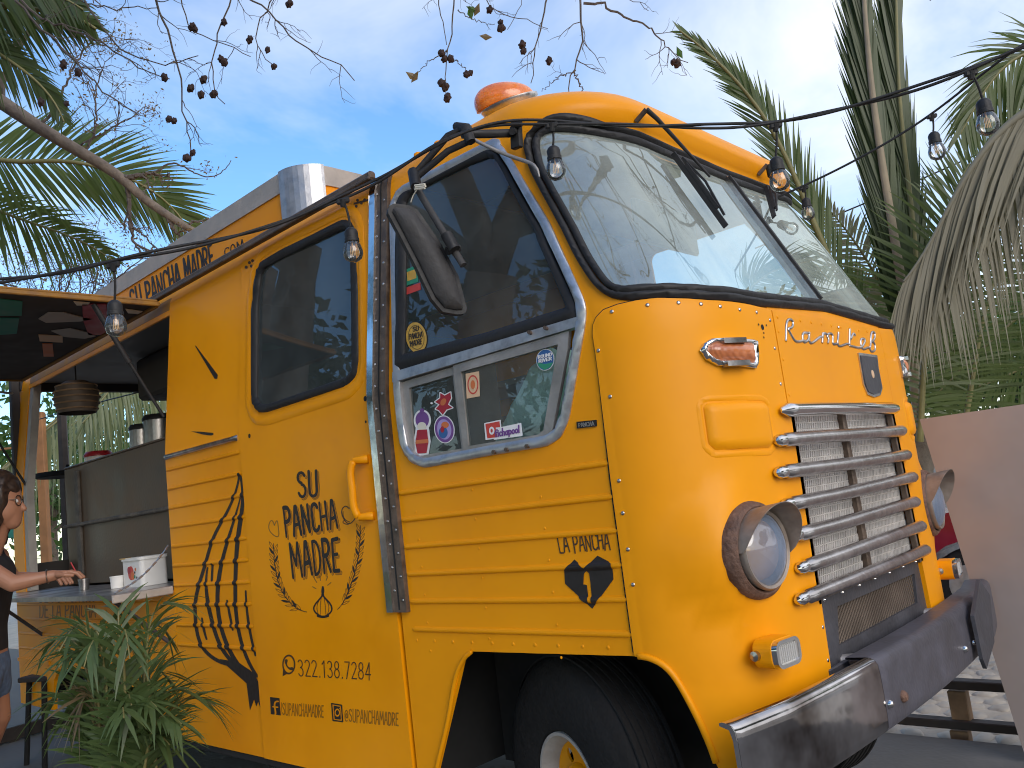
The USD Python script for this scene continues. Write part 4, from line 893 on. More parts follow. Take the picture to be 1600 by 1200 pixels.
cam_ = unary_union([isq.buffer(-2.2).difference(isq.buffer(-3.6)), affinity.scale(ic0.buffer(4.2), 1, 1.5).difference(affinity.scale(ic0.buffer(2.6), 1, 1.5)), Point(Z4([(354, 983)])[0]).buffer(.9)])
cobj('social_icon', on_side(isq.difference(cam_)).buffer(0), .0068, None, 'black_paint', DR, flat=True)
lettering('account_name', '/SUPANCHAMADRE', [(441, 1116.5), (508, 1120), (508, 1102), (441, 1097.5)], 'faded_ink', DR, wt=.11, sp=.10, jit=.02)
lettering('account_name', '@SUPANCHAMADRE', [(541, 1126.5), (625, 1133), (625, 1113.5), (541, 1106.5)], 'faded_ink', DR, wt=.11, sp=.10, jit=.02)
# small marks by the drip rail
cobj('corner_mark', on_skin(unary_union([Point(q).buffer(2.2) for q in ((559, 323), (561, 314), (567, 318), (572, 313))]+[Polygon([(555, 318), (580, 311), (580, 314), (555, 321)])])), .0068, None, 'brown_ink', DR, flat=True)
cobj('corner_mark', on_skin(unary_union([Point(q).buffer(2.4) for q in ((387, 418), (392, 411), (397, 408), (395, 416))])), .0068, None, 'brown_ink', DR, flat=True)
# name and heart by the front seam
lettering('name_letter', 'LA PANCHA', [(875, 864.5), (954, 857.5), (951, 832), (870, 838.5)], 'brown_ink', TR, off=.0014, each=True, wt=.11, jit=.06, sp=.08)
ht = Polygon([(914, 888), (898, 874), (882, 892), (883.5, 912), (926, 951), (959, 905), (957, 880), (934, 868)])
one = Polygon([(913, 896), (917, 892), (921, 896), (923, 910), (926, 942), (921, 942.5), (917.5, 914), (912, 913)])
cobj('heart_painting', on_side(ht.difference(one)).buffer(0), over_ribs(1.241, 6, .0014), None, 'black_paint', TR, ds=.03, dz=.0035)
# onion painting on the ribbed panel
def Z2(l): return [(x/2.222, 660+y/2.222) for x, y in l]
on = [[(833, 178), (820, 240), (785, 320), (745, 395), (712, 500), (682, 610), (682, 700), (705, 780), (770, 832), (830, 848), (885, 885)], [(834, 178), (843, 290), (828, 400), (820, 520), (820, 640), (842, 770), (893, 880)],
    [(836, 262), (800, 385), (765, 520), (758, 640), (778, 740), (826, 838)], [(722, 505), (720, 600), (738, 690), (770, 780), (818, 838)], [(740, 492), (737, 548)], [(790, 618), (800, 670), (810, 720)], [(703, 680), (710, 720), (719, 752)], [(855, 585), (864, 690), (889, 808)]]
on_g = strokes_px([Z2(l) for l in on], [[3, 4.8, 5.6, 5.4, 6], [3.6, 7, 6.2, 5.6, 5], [2, 5, 6.6, 6.2, 6.8], [2.6, 6.2, 6, 6], [3.6, 5.4, 3.6], [2.8, 4.2, 3], [2.8, 4.2, 3], [2.6, 4.4, 3.4]])
root_g = on_side(Polygon(Z2([(765, 822), (828, 832), (885, 872), (898, 900), (910, 1000), (898, 968), (892, 985), (884, 960), (870, 998), (858, 905)]))).buffer(.001)
cobj('onion_painting', unary_union([on_g, root_g]), over_ribs(1.504, 10, .0024), None, 'black_paint', TR, ds=.06, dz=.0035, label='black line painting of an onion')
cobj('spark_mark', on_skin(Polygon([(305, 540), (307, 540.5), (341, 586), (340, 592), (336, 592)])), .002, None, 'black_paint', TR, flat=True)
cobj('spark_mark', on_skin(Polygon([(299, 674), (314, 674.5), (334, 676.5), (334, 679.5), (330, 680.5), (318, 679)])), .002, None, 'black_paint', TR, flat=True)
lettering('counter_lettering', 'DE LA PANCHA', [(62, 966), (150, 964), (150, 940), (62, 942)], 'faded_ink', TR, off=.0022, wt=.12, jit=.03)
# web address on the roof box (plane y = PY0)
def on_box(g): return warp(g, lambda p: np.array([bp(u, v, 'y', PY0)[[0, 2]] for u, v in p]))
for t, q, wt in (('SU PANCHA MADRE', [(208, 493), (335, 417), (331, 381), (202, 455)], .13), ('.COM', [(347, 411), (383, 390.5), (380, 373), (345, 392.5)], .07)):
    gs, w = letters(t, wt, .03); f = quad_map(q)
    for g in gs:
        if g is not None: obj('web_letter', prism(on_box(warp(affinity.scale(g, 1/w, 1, origin=(0, 0)), f)).buffer(0), (np.array([0, PY0-.0005, 0]), np.array([1.0, 0, 0]), np.array([0, 0, 1.0]), np.array([0, -1.0, 0])), .0015), 'black_paint', SIGN)
# plate badge and stickers
cobj('name_plate', PS([(902, 659), (932.5, 656), (933, 666), (903, 669.5)]), .004, 0, 'void_black', TR, flat=True)
lettering('plate_lettering', 'PANCHA', [(906, 667.5), (930, 664.5), (929, 658.5), (905, 661.5)], 'dull_aluminium', TR, off=.0046, conv=on_skin, wt=.13)
def sticker(layers, off, parent, lab):
    root = None
    for k, (g, m) in enumerate(layers):
        g = on_skin(g).buffer(0)
        p = cobj('sticker' if root is None else 'print', g, off+.0004*k, None, m, root or parent, flat=True, label=lab if root is None else None)
        root = root or p
def ell(x, y, rx, ry, rot=0): return affinity.rotate(affinity.scale(Point(x, y).buffer(1, 16), rx, ry), rot, origin=(x, y))
sticker([(ell(649, 527, 17, 25.5, -8), 'black_paint'), (ell(649, 527, 16, 24, -8), 'sticker_yellow'), (ell(649, 527, 12.5, 19, -8).difference(ell(649, 527, 11.8, 18.2, -8)), 'black_paint')], -.0045, TR, 'round yellow sticker with the truck name')
for t, q in (('SU', [(644, 518), (653, 516), (653, 509), (644, 511)]), ('PANCHA', [(638.5, 530), (659, 526), (659, 518), (638.5, 522)]), ('MADRE', [(640, 541), (658, 537), (658, 529), (640, 533)])):
    lettering('sticker_lettering', t, q, 'black_paint', TR, off=-.0028, conv=on_skin, wt=.16)
sticker([(Polygon([(727, 584), (748, 580), (749.5, 619), (728.5, 623)]), 'sticker_tan'), (ell(738.5, 601, 8.5, 15).difference(ell(738.5, 601, 6.8, 12.6)), 'red_ink'), (ell(738.5, 601, 3.4, 7), 'sticker_orange')], -.0015, TR, 'tan square sticker with a red oval print')
sticker([(ell(851.5, 562, 14, 17, 10), 'sticker_white'), (ell(851.5, 562, 13, 16, 10), 'sticker_blue'), (Polygon([(838.5, 566), (851, 569), (864, 566), (860, 573), (851, 578), (842, 573)]), 'sticker_green')], -.0015, TR, 'round blue river sticker')
for t, q in (('ROUND', [(841, 560.5), (862, 556), (862, 551), (841, 555.5)]), ('RIVER', [(842, 567), (862, 562.5), (862, 557.5), (842, 562)])):
    lettering('sticker_lettering', t, q, 'sticker_white', TR, off=.0006, conv=on_skin, wt=.17)
sticker([(Polygon([(757, 662), (781, 657), (783, 683), (759, 686.5)]).buffer(1), 'sticker_white'), (Polygon([(758, 662.5), (780, 658), (781, 667), (774, 668), (777, 683), (761, 685)]), 'red_ink'), (ell(768, 673, 4.2, 6.2).difference(ell(768, 673, 1.8, 3)), 'sticker_white')], -.0015, TR, 'red and white arrow sticker')
sticker([(Polygon([(771, 671), (813, 662), (815, 680), (772, 686)]).buffer(1.2), 'sticker_white')], -.0013, TR, 'white word sticker')
lettering('sticker_lettering', 'fichapool', [(774, 682.5), (812, 675.5), (811.5, 664.5), (773.5, 671.5)], 'sticker_purple', TR, off=.0003, conv=on_skin, wt=.17, sp=.06)
sticker([(unary_union([ell(656, 657, 11.5, 15), Polygon([(648, 668), (664, 667), (667, 690), (664, 709), (648, 711), (644, 692)])]).buffer(2), 'sticker_white'), (ell(656, 656, 10.5, 13), 'sticker_purple'), (ell(655.5, 666, 7, 6.5), 'cream'), (Polygon([(648.5, 672), (663.5, 671), (666, 690), (663, 708), (649, 709), (645.5, 692)]), 'crimson'), (Polygon([(646, 688), (665.5, 686), (666, 692), (646, 694)]), 'sticker_orange'), (ell(656, 641.5, 3.4, 3.4), 'sticker_purple')], -.0105, TR, 'doll shaped sticker in a red robe')
fish = Polygon([(676, 628), (684, 622), (684, 614), (691, 618), (700, 613), (701, 622), (696, 632), (703, 637), (694, 640), (688, 648), (682, 641), (677, 639), (683, 632)])
sticker([(fish.buffer(1.6), 'sticker_white'), (fish, 'crimson'), (ell(689, 628, 4, 6, 30), 'sticker_orange'), (ell(671, 630, 2, 1.6), 'sticker_white')], -.0105, TR, 'jagged red fish sticker')
sticker([(ell(690.5, 671, 16, 22, -8), 'sticker_white'), (ell(690.5, 671, 14.5, 20.5, -8), 'sticker_purple'), (ell(690.5, 671, 11, 16, -8), 'sticker_violet'), (ell(689, 676, 7, 9), 'sticker_blue'), (ell(692, 664, 6, 5), 'sticker_orange'), (ell(688, 671, 3, 5), 'crimson')], -.0105, TR, 'oval sticker in violet and blue')
sticker([(Polygon([(631, 421), (650, 414), (652, 440), (633, 446)]), 'sticker_green'), (Polygon([(634, 425), (648, 420), (649, 434), (635, 439)]), 'sticker_yellow')], -.0045, TR, 'green and yellow sticker')
sticker([(Polygon([(633, 449), (655, 441), (656, 452), (634, 460)]), 'red_ink')], -.0045, TR, 'red strip sticker')

# ================================================================== inside the truck
obj('cab_floor', bx((-.55, W/2, .80), (1.1, W-.1, .02)), 'interior_dark', TR)
obj('dashboard', cat(bx((.02, W/2, 1.50), (.30, W-.30, .16), 0, .03), bx((.10, W/2, 1.2), (.16, W-.36, .55), 0, .02)), 'interior_grey', TR)
obj('added_partition', bx((-2.46, W/2, 1.48), (.03, W-.26, 1.75)), 'interior_dark', TR)  # added unseen wall, keeps the kitchen daylight out of the cab
st = obj('steering_wheel', place(lathe(arc(.19, 0, .011, .011, 0, 360, 9), 36), frame((-.27, .42, 1.56), (-.45, 0, .9), (0, 1, 0))), 'rubber', TR, smooth=True)
obj('column', tube([(-.27, .42, 1.555), (.05, .42, 1.05)], .02, 8), 'rubber', st)
obj('spoke', cat(*[tube([(-.27, .42, 1.555), tuple(np.array([-.27, .42, 1.56])+.185*(math.cos(a)*np.array([0, 1, 0])+math.sin(a)*np.array([.894, 0, .447])))], .008, 6) for a in (.3, 2.4, 4.6)]), 'rubber', st)
for y in (.45, W-.45):
    s_ = obj('seat', bx((-.80, y, 1.20), (.46, .48, .14), 0, .04), 'interior_dark', TR); obj('backrest', bx((-1.02, y, 1.52), (.12, .46, .60), 0, .05), 'interior_dark', s_)
obj('shelf', cat(bx((-1.75, W-.25, 1.3), (1.2, .4, .03)), bx((-1.75, W-.25, 1.75), (1.2, .4, .03)), bx((-1.6, W-.3, 1.45), (.4, .3, .28), 0, .01), bx((-2.05, W-.28, 1.9), (.35, .3, .26), 0, .01)), 'interior_grey', TR)
obj('cabinet', bx((-1.35, .9, 1.15), (.5, .7, .7), 0, .01), 'interior_light', TR)
obj('ceiling_lining', bx((-2.8, W/2, 2.325), (3.9, W-.30, .012)), 'interior_grey', TR)
obj('sun_visor', bx((-.30, W/2+.1, 2.12), (.02, .42, .17), 0, .008), 'interior_grey', TR)
# kitchen
obj('kitchen_floor', bx((-3.6, W/2, .61), (2.2, W-.1, .02)), 'interior_dark', TR)
obj('back_counter', cat(bx((-3.5, W-.35, 1.1), (2.1, .6, .04), 0, .006), bx((-3.5, W-.35, .85), (2.0, .55, .46))), 'steel', TR)
obj('range_hood', cat(bx((-3.2, 1.0, 2.18), (1.3, 1.1, .26), 0, .02)), 'interior_dark', TR)
for y in (.03, W-.03): obj('rear_post', bx((-4.73, y, 1.32), (.05, .05, 2.03), 0, .005), 'interior_dark', TR)
obj('rear_panel', bx((-4.74, W/2, .72), (.03, W-.06, .84)), 'interior_dark', TR)
obj('rear_header', bx((-4.73, W/2, 2.30), (.05, W-.12, .07), 0, .005), 'interior_dark', TR)
sp0 = bp(70, 744, 'y', .22); sp1 = bp(262, 688, 'y', .22)
obj('steel_guard', cat(bx(((-4.45-2.50)/2, .22, (.985+1.705)/2), (1.95, .012, .72), 0, .003), bx(((-4.45-2.50)/2, .235, 1.712), (1.95, .05, .012), 0, .003)), 'brown_steel', TR)
obj('guard_rail', bx(((-4.45-2.50)/2, .200, 1.345), (1.95, .022, .022), 0, .006), 'dirty_metal', TR)
obj('guard_post', bx((-4.22, .205, 1.33), (.07, .016, .69), 0, .004), 'dirty_metal', TR)
obj('griddle', bx((-3.5, .50, 1.70), (1.8, .5, .05), 0, .008), 'interior_dark', TR)
ctr = Polygon([(-4.60, .0), (-2.545, .0), (-2.545, -.275), (-4.60, -.275)])
obj('serving_counter', cat(prism(ctr, frame((0, 0, .955), (0, 0, 1), (1, 0, 0)), .022), bx((-3.57, .10, .966), (2.05, .19, .02))), 'steel', TR, label='steel serving counter below the open hatch')
obj('counter_edge', bx((-2.541, -.14, .958), (.014, .27, .034), 0, .004), 'grey_trim', TR)
for x in (-2.62, -4.3): obj('counter_brace', obox((x, -.24, .95), (x, .0, .72), .018, .018), 'dark_steel', TR)
ch0, ch1 = np.array([-2.56, -.002, 1.16]), np.array([-2.56, -.255, .985]); lk = []
for i in range(16):
    t0, t1 = i/16, (i+1.25)/16; a, b = ch0+(ch1-ch0)*t0, ch0+(ch1-ch0)*t1; sg = math.sin(np.pi*t0)*.03; a = a-[0, 0, sg]; b = b-[0, 0, math.sin(np.pi*min(1, t1))*.03]
    lk.append(obox(a, b, .010 if i % 2 else .004, .004 if i % 2 else .010, (0, 0, 1), .0015))
obj('chain', cat(*lk), 'steel', TR, kind='stuff')
# hatch held open over the counter
HZ = 2.292
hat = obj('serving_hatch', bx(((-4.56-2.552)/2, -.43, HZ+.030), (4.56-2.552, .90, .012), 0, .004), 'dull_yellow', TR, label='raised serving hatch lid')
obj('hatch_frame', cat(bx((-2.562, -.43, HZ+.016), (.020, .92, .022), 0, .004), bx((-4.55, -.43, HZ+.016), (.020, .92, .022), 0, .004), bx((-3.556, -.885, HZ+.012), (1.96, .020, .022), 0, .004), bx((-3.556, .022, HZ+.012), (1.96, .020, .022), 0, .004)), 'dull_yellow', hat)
obj('hatch_lining', bx((-3.556, -.43, HZ+.016), (1.95, .88, .006)), 'interior_dark', hat)
def under(l): return Polygon([tuple(bp(*q, 'z', HZ+.011)[:2]) for q in l]).buffer(0)
for l, m in (([(60, 497), (75, 487), (100, 487), (125, 494), (146, 497), (125, 501), (95, 502), (72, 503)], 'grey_trim'), ([(80, 516), (110, 512), (140, 519), (150, 524), (132, 528), (100, 525)], 'grey_trim'), ([(128, 474), (166, 474), (170, 522), (138, 522), (130, 500)], 'crimson'),
             ([(0, 466), (35, 470), (34, 492), (0, 492)], 'teal_paint'), ([(0, 496), (30, 496), (26, 520), (0, 522)], 'teal_paint'), ([(115, 470), (140, 472), (136, 476), (120, 476)], 'cream'), ([(196, 482), (226, 486), (222, 490), (200, 488)], 'cream'), ([(66, 536), (82, 536), (84, 556), (68, 556)], 'sticker_orange'), ([(60, 522), (98, 524), (98, 534), (62, 532)], 'sticker_tan')):
    g = under(l).intersection(sbox(-4.52, -.86, -2.58, .0))
    for q in polys(g): obj('painted_shape', prism(q, frame((0, 0, HZ+.006), (0, 0, 1), (1, 0, 0)), .004), m, hat)
obj('gas_strut', cat(tube([(-2.60, -.26, HZ), (-2.585, -.12, 2.02)], .013, 8), tube([(-2.585, -.12, 2.02), (-2.57, .02, 1.76)], .008, 8)), 'rubber', TR, smooth=50)
obj('gas_strut', cat(tube([(-4.50, -.40, HZ), (-4.52, -.17, 1.98)], .013, 8), tube([(-4.52, -.17, 1.98), (-4.53, .02, 1.62)], .008, 8)), 'rubber', TR, smooth=50)
obj('hatch_brace', obox((-4.45, -.06, 2.20), (-4.45, -.80, HZ), .02, .012), 'dull_aluminium', TR)
# ================================================================== ground and street
GZ = -.035
obj('ground', bx((0, 20, GZ-.10), (300, 300, .06)), 'earth', kind='structure')
obj('patio', bx((-3.0, -3.4, GZ-.035), (30, 11.0, .07), 0, .01), 'concrete', kind='structure')
STREET = obj('cobbled_street', bx((-6, 9.2, GZ-.075), (44, 14.0, .05)), 'mortar', kind='structure')
rs = np.random.default_rng(3)
def cobble(x, y, r):
    m = trimesh.creation.icosphere(1, 1.0); v = m.vertices*[r*rs.uniform(.85, 1.25), r*rs.uniform(.75, .98), .030]*1.0
    a = rs.uniform(0, np.pi); v = np.stack([v[:, 0]*math.cos(a)-v[:, 1]*math.sin(a), v[:, 0]*math.sin(a)+v[:, 1]*math.cos(a), v[:, 2]], 1)+rs.normal(0, .004, v.shape)
    return v+[x, y, GZ-.064], m.faces
def field(x0, x1, y0, y1, p):
    out = []
    for j, y in enumerate(np.arange(y0, y1, p*.9)):
        for x in np.arange(x0, x1, p): out.append(cobble(x+(p/2 if j % 2 else 0)+rs.uniform(-.02, .02), y+rs.uniform(-.02, .02), p*.52))
    return out
near = field(-.95, .75, 2.3, 4.6, .125)
near = [c for c in near][:300]
for c in near: obj('cobble', c, 'stone', STREET, smooth=True)
obj('cobbles', cat(*field(-2.2, 1.2, 4.65, 8.5, .15), *field(-13, -6.6, 2.3, 6.5, .19)), 'stone', STREET, smooth=True, kind='stuff')

# ================================================================== leaves
def leaflets(rach, L, n, w, ang=(60, 25), droop=.35, side=None, t0=.12, taper=.55, rg=rng, hang=0., jit=.12, up=None, miss=0.):
    """two rows of long narrow leaflets along a midrib; rach: points (m, 3)"""
    R = spline(rach, 120); T = np.gradient(R, axis=0); T /= np.linalg.norm(T, axis=1)[:, None]; V, F = [], []
    ch_ = R[-1]-R[0]; side = np.asarray(side if side is not None else np.cross(CF, ch_), float); K = 5
    for i in range(n):
        t = t0+(1-t0)*(i+rg.uniform(-.3, .3))/n; t = np.clip(t, 0, 1); k = min(int(t*119), 119); p, tg = R[k], T[k]
        sd = unit(side-tg*np.dot(side, tg)); nb = np.cross(tg, sd)
        for sg in (1, -1):
            if rg.random() < miss: continue
            a = math.radians(ang[0]+(ang[1]-ang[0])*t+rg.normal(0, 100*jit*.12)); l = L*(1-taper*abs(2*t-.75)**1.6)*rg.uniform(.8, 1.1)
            d = unit(tg*math.cos(a)+sg*sd*math.sin(a)+nb*rg.normal(.12, jit)+np.array([0, 0, -hang])); cr_ = unit(np.cross(d, nb)+rg.normal(0, .25, 3)*.5)
            o = len(V); dr = droop*rg.uniform(.6, 1.4)
            for q in range(K):
                u = q/(K-1); c = p+l*(d*u+np.array([0, 0, -dr])*u*u); ww = w*(.35+1.3*u if u < .4 else .87*(1-u)/.6)*.5+.0006
                V += [c-cr_*ww, c+cr_*ww]
            for q in range(K-1):
                b = o+2*q; F += [[b, b+1, b+3], [b, b+3, b+2]]
    return np.array(V), np.array(F)
def frond(parent, pts, L, n, w, m, r=.018, rm='rachis', **kw):
    P = [at(*p) if len(p) == 3 and p[0] > 12 or len(p) == 3 and abs(p[0]) > 12 else np.array(p) for p in pts]
    root = obj('frond', tube(spline(P, 30), np.linspace(r, r*.22, 30), 6), rm, parent, smooth=True)
    obj('leaflets', leaflets(P, L, n, w, **kw), m, root, kind='stuff')
def AT(l, d): return [at(x, y, d if len(q) == 0 else q[0]) for x, y, *q in l]
def trunk(parent, top, base, r0, r1, m='palm_trunk', n=30):
    P = spline([base, (np.array(base)*.55+np.array(top)*.45)+np.array([.05, .04, 0]), top], n); rr = np.linspace(r0, r1, n)*(1+.05*(np.arange(n) % 2))
    obj('trunk', tube(P, rr, 12), m, parent, smooth=40)
def F_(parent, pts, d, L, n, w, m, **kw): frond(parent, [tuple(q) for q in AT(pts, d)], L, n, w, m, **kw)
SIDE = CR
c0 = at(1440, 660, 4.7)
pA = thing('palm_tree', 'young green coconut palm rising beside the right end of the windshield', 'palm tree', (c0[0], c0[1], GZ), 'coconut palms round the truck')
_q = at(1300, 900, 5.2); trunk(pA, c0, (_q[0], _q[1], GZ), .13, .10)
F_(pA, [(1420, 640), (1335, 490), (1262, 325), (1198, 190), (1130, 105), (1062, 48)], 4.7, .42, 90, .020, 'palm_leaf', ang=(32, 16), droop=.06, t0=.20, jit=.10, r=.026)
F_(pA, [(1436, 660), (1420, 520), (1392, 340), (1366, 170), (1350, 0), (1342, -170)], 4.55, .72, 210, .028, 'dark_palm_leaf', ang=(10, 6), droop=.02, t0=.08, jit=.03, r=.034, taper=.2, rm='rachis_tan')
F_(pA, [(1438, 640), (1436, 500), (1424, 330), (1406, 160), (1400, 0), (1396, -150)], 4.75, .75, 150, .030, 'dark_palm_leaf', ang=(9, 6), droop=.03, t0=.12, jit=.03, r=.022, taper=.2)
F_(pA, [(1437, 690), (1442, 590), (1452, 470), (1475, 350), (1515, 255)], 4.35, .58, 56, .022, 'palm_leaf', ang=(78, 50), droop=.16, t0=.05, r=.020)
F_(pA, [(1500, 700), (1528, 540), (1560, 420), (1640, 300)], 4.6, .55, 55, .020, 'palm_leaf', ang=(75, 50), droop=.18, t0=.05)
F_(pA, [(1445, 640), (1400, 500), (1350, 400), (1290, 322)], 5.1, .42, 60, .022, 'dry_palm_leaf', ang=(70, 40), droop=.30, t0=.12)
F_(pA, [(1445, 620), (1400, 520), (1340, 455), (1270, 420)], 5.4, .40, 60, .024, 'palm_leaf', ang=(70, 45), droop=.30, t0=.15)
F_(pA, [(1450, 560), (1480, 420), (1510, 300), (1560, 190), (1625, 90)], 5.0, .50, 80, .020, 'palm_leaf', ang=(50, 28), droop=.10, t0=.1)
c1 = at(1760, 240, 4.2)
pB = thing('palm_tree', 'palm with a withered grey frond drooping into the right edge', 'palm tree', (c1[0], c1[1], GZ), 'coconut palms round the truck')
trunk(pB, c1, (c1[0]+.3, c1[1]-.2, GZ), .15, .11)
F_(pB, [(1760, 240), (1690, 150), (1620, 165), (1548, 222), (1490, 310), (1450, 385), (1412, 440)], 3.9, .66, 150, .026, 'dry_palm_leaf', ang=(60, 30), droop=.35, hang=1.5, t0=.15, jit=.08, rm='dry_palm_leaf', r=.026, taper=.35)
F_(pB, [(1760, 240), (1680, 90), (1600, 85), (1540, 140), (1500, 210)], 4.4, .50, 70, .022, 'palm_leaf', ang=(60, 35), droop=.35, hang=.4, t0=.15)
F_(pB, [(1760, 300), (1700, 400), (1620, 470), (1540, 540), (1460, 620)], 4.9, .50, 60, .022, 'palm_leaf', ang=(70, 40), droop=.15, t0=.1)
F_(pB, [(1760, 280), (1700, 480), (1620, 560), (1540, 600), (1440, 620)], 5.2, .60, 80, .024, 'palm_leaf', ang=(70, 40), droop=.15, t0=.1)
F_(pB, [(1760, 240), (1800, 100), (1780, -60)], 4.2, .7, 60, .024, 'palm_leaf', ang=(60, 30))
c2 = at(-170, 240, 5.2)
pC = thing('palm_tree', 'coconut palm whose broad green frond hangs behind the left branch', 'palm tree', (c2[0], c2[1], GZ), 'coconut palms round the truck')
trunk(pC, c2, (c2[0]-.2, c2[1], GZ), .17, .12)
F_(pC, [(-170, 240), (-60, 238), (20, 252), (100, 252), (175, 268), (240, 300), (288, 348)], 5.2, .50, 95, .024, 'palm_leaf', ang=(66, 30), droop=.10, t0=.10, taper=.3, r=.022)
F_(pC, [(-170, 240), (-80, 290), (0, 330), (90, 362), (180, 410)], 5.5, .42, 70, .022, 'palm_leaf', ang=(65, 35), droop=.40, t0=.15)
F_(pC, [(-170, 240), (-260, 150), (-380, 190)], 5.2, .6, 60, .026, 'palm_leaf', ang=(65, 35), droop=.3)
c3 = at(-260, -40, 4.0)
pD = thing('palm_tree', 'tall palm with dark fronds hanging over the top left corner', 'palm tree', (c3[0], c3[1], GZ), 'coconut palms round the truck')
trunk(pD, c3, (c3[0]-.4, c3[1]-.2, GZ), .16, .12)
F_(pD, [(-260, -40), (-120, -25), (0, 8), (80, 18), (150, 45)], 4.0, .36, 70, .022, 'dark_palm_leaf', ang=(60, 30), droop=.35, t0=.2, r=.03)
F_(pD, [(-260, -40), (-100, 30), (0, 85), (60, 130), (100, 190)], 4.0, .28, 60, .020, 'dark_palm_leaf', ang=(50, 25), droop=.30, t0=.2)
F_(pD, [(-260, -40), (-140, -60), (-20, -30), (60, -15), (130, 15)], 3.9, .34, 60, .022, 'dark_palm_leaf', ang=(60, 30), droop=.4, t0=.2)
c4 = np.array([-9.2, 4.2, 3.6])
pE = thing('palm_tree', 'palm with pale hanging fronds seen through the serving hatch', 'palm tree', (c4[0], c4[1], GZ), 'coconut palms round the truck')
trunk(pE, c4, (c4[0]-.3, c4[1], GZ), .2, .14)
for pts in ([c4, (-8.8, 3.4, 4.0), (-8.2, 2.4, 3.4), (-7.9, 1.6, 2.5)], [c4, (-8.6, 2.9, 3.3), (-8.3, 1.8, 2.8), (-8.2, .8, 1.9)], [c4, (-8.3, 4.2, 3.9), (-7.2, 4.1, 3.4), (-6.3, 4.0, 2.4)], [c4, (-9.0, 2.6, 3.0), (-9.0, 1.2, 2.2), (-9.1, .2, 1.2)], [c4, (-10, 3.4, 3.6), (-10.6, 2.2, 2.9), (-10.9, 1.2, 1.7)]):
    frond(pE, [tuple(p) for p in pts], .85, 70, .034, 'pale_palm_leaf', ang=(60, 40), droop=.5, hang=.9, side=(.6, .8, 0), t0=.1, r=.03)

# ---- leafy trees and hedges
def leafcloud(cs, n, size, rg, flat=.7):
    """leaf-sized faces spread in clumps: cs = [(centre, radius)]"""
    wts = np.array([r**2 for _, r in cs]); idx = rg.choice(len(cs), n, p=wts/wts.sum())
    C = np.array([c for c, _ in cs])[idx]; Rr = np.array([r for _, r in cs])[idx]
    d = rg.normal(size=(n, 3)); d /= np.linalg.norm(d, axis=1)[:, None]; p = C+d*(Rr*rg.uniform(.45, 1.05, n)**.6)[:, None]*[1, 1, flat]
    a = rg.normal(size=(n, 3)); a[:, 2] -= .4; a /= np.linalg.norm(a, axis=1)[:, None]; b = np.cross(a, rg.normal(size=(n, 3))); b /= np.linalg.norm(b, axis=1)[:, None]
    s = size*rg.uniform(.6, 1.3, n)[:, None]; V = np.stack([p-a*s, p+b*s*.42, p+a*s, p-b*s*.42], 1).reshape(-1, 3); k = np.arange(n)*4
    return V, np.vstack([np.stack([k, k+1, k+2], 1), np.stack([k, k+2, k+3], 1)])
def leafy_tree(x, y, h, r, seed, label, m='tree_leaf', n=5200, size=.10, group=None, name='leafy_tree'):
    rg = np.random.default_rng(seed); t = thing(name, label, 'tree', (x, y, GZ), group)
    cs = [(np.array([x, y, h*.66])+rg.normal(0, 1, 3)*[r*.5, r*.5, h*.15], r*rg.uniform(.32, .55)) for _ in range(16)]
    obj('trunk', tube(spline([(x, y, GZ), (x+.1, y, h*.3), (x, y+.1, h*.6)], 12), np.linspace(.05*h*.6, .03*h*.5, 12), 8), 'bark', t, smooth=True)
    for c, q in cs[:6]: obj('limb', tube(spline([(x, y, h*.35), (np.array([x, y, h*.45])+c)/2, c], 8), np.linspace(.05, .015, 8), 5), 'bark', t, smooth=True)
    obj('crown', leafcloud(cs, n, size, rg), m, t, kind='stuff')
    return t
gB = 'trees across the street'
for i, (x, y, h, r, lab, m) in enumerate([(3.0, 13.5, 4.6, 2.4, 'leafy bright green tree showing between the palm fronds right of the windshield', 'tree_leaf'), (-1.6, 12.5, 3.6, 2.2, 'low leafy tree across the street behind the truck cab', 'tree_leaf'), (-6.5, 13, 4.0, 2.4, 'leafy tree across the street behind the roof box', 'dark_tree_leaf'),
        (8.5, 12.0, 5.5, 2.8, 'broad leafy tree across the street beyond the brown board', 'tree_leaf'), (-13, 9.0, 4.2, 2.6, 'leafy tree at the far left beyond the serving hatch', 'tree_leaf'), (-17, 4.2, 4.6, 2.8, 'leafy tree farthest left, seen through the rear of the truck', 'tree_leaf')]):
    leafy_tree(x, y, h, r, 20+i, lab, m, n=5200)
gR = 'trees behind the viewer, seen only as reflections'
for i, (x, y, h, r, lab) in enumerate([(-5.2, -8.5, 6.5, 3.0, 'dark tree mirrored in the door window'), (-1.0, -10.5, 7.5, 3.4, 'dark tree mirrored in the cab side window'), (4.2, -9.0, 7.0, 3.2, 'dark tree mirrored in the front cowl'), (-10.0, -7.0, 6.5, 3.0, 'dark tree mirrored in the steel counter'), (-12.5, -2.6, 5.0, 2.4, 'unseen tree added to darken the reflection in the ribbed rear panels'), (8.8, 4.6, 4.4, 2.2, 'dark tree mirrored in the right windshield half')]):  # the tree for the rear panels is added, unseen, to darken their reflection
    leafy_tree(x, y, h, r, 40+i, lab, 'dark_tree_leaf', n=5200, size=.15, name='leafy_tree')

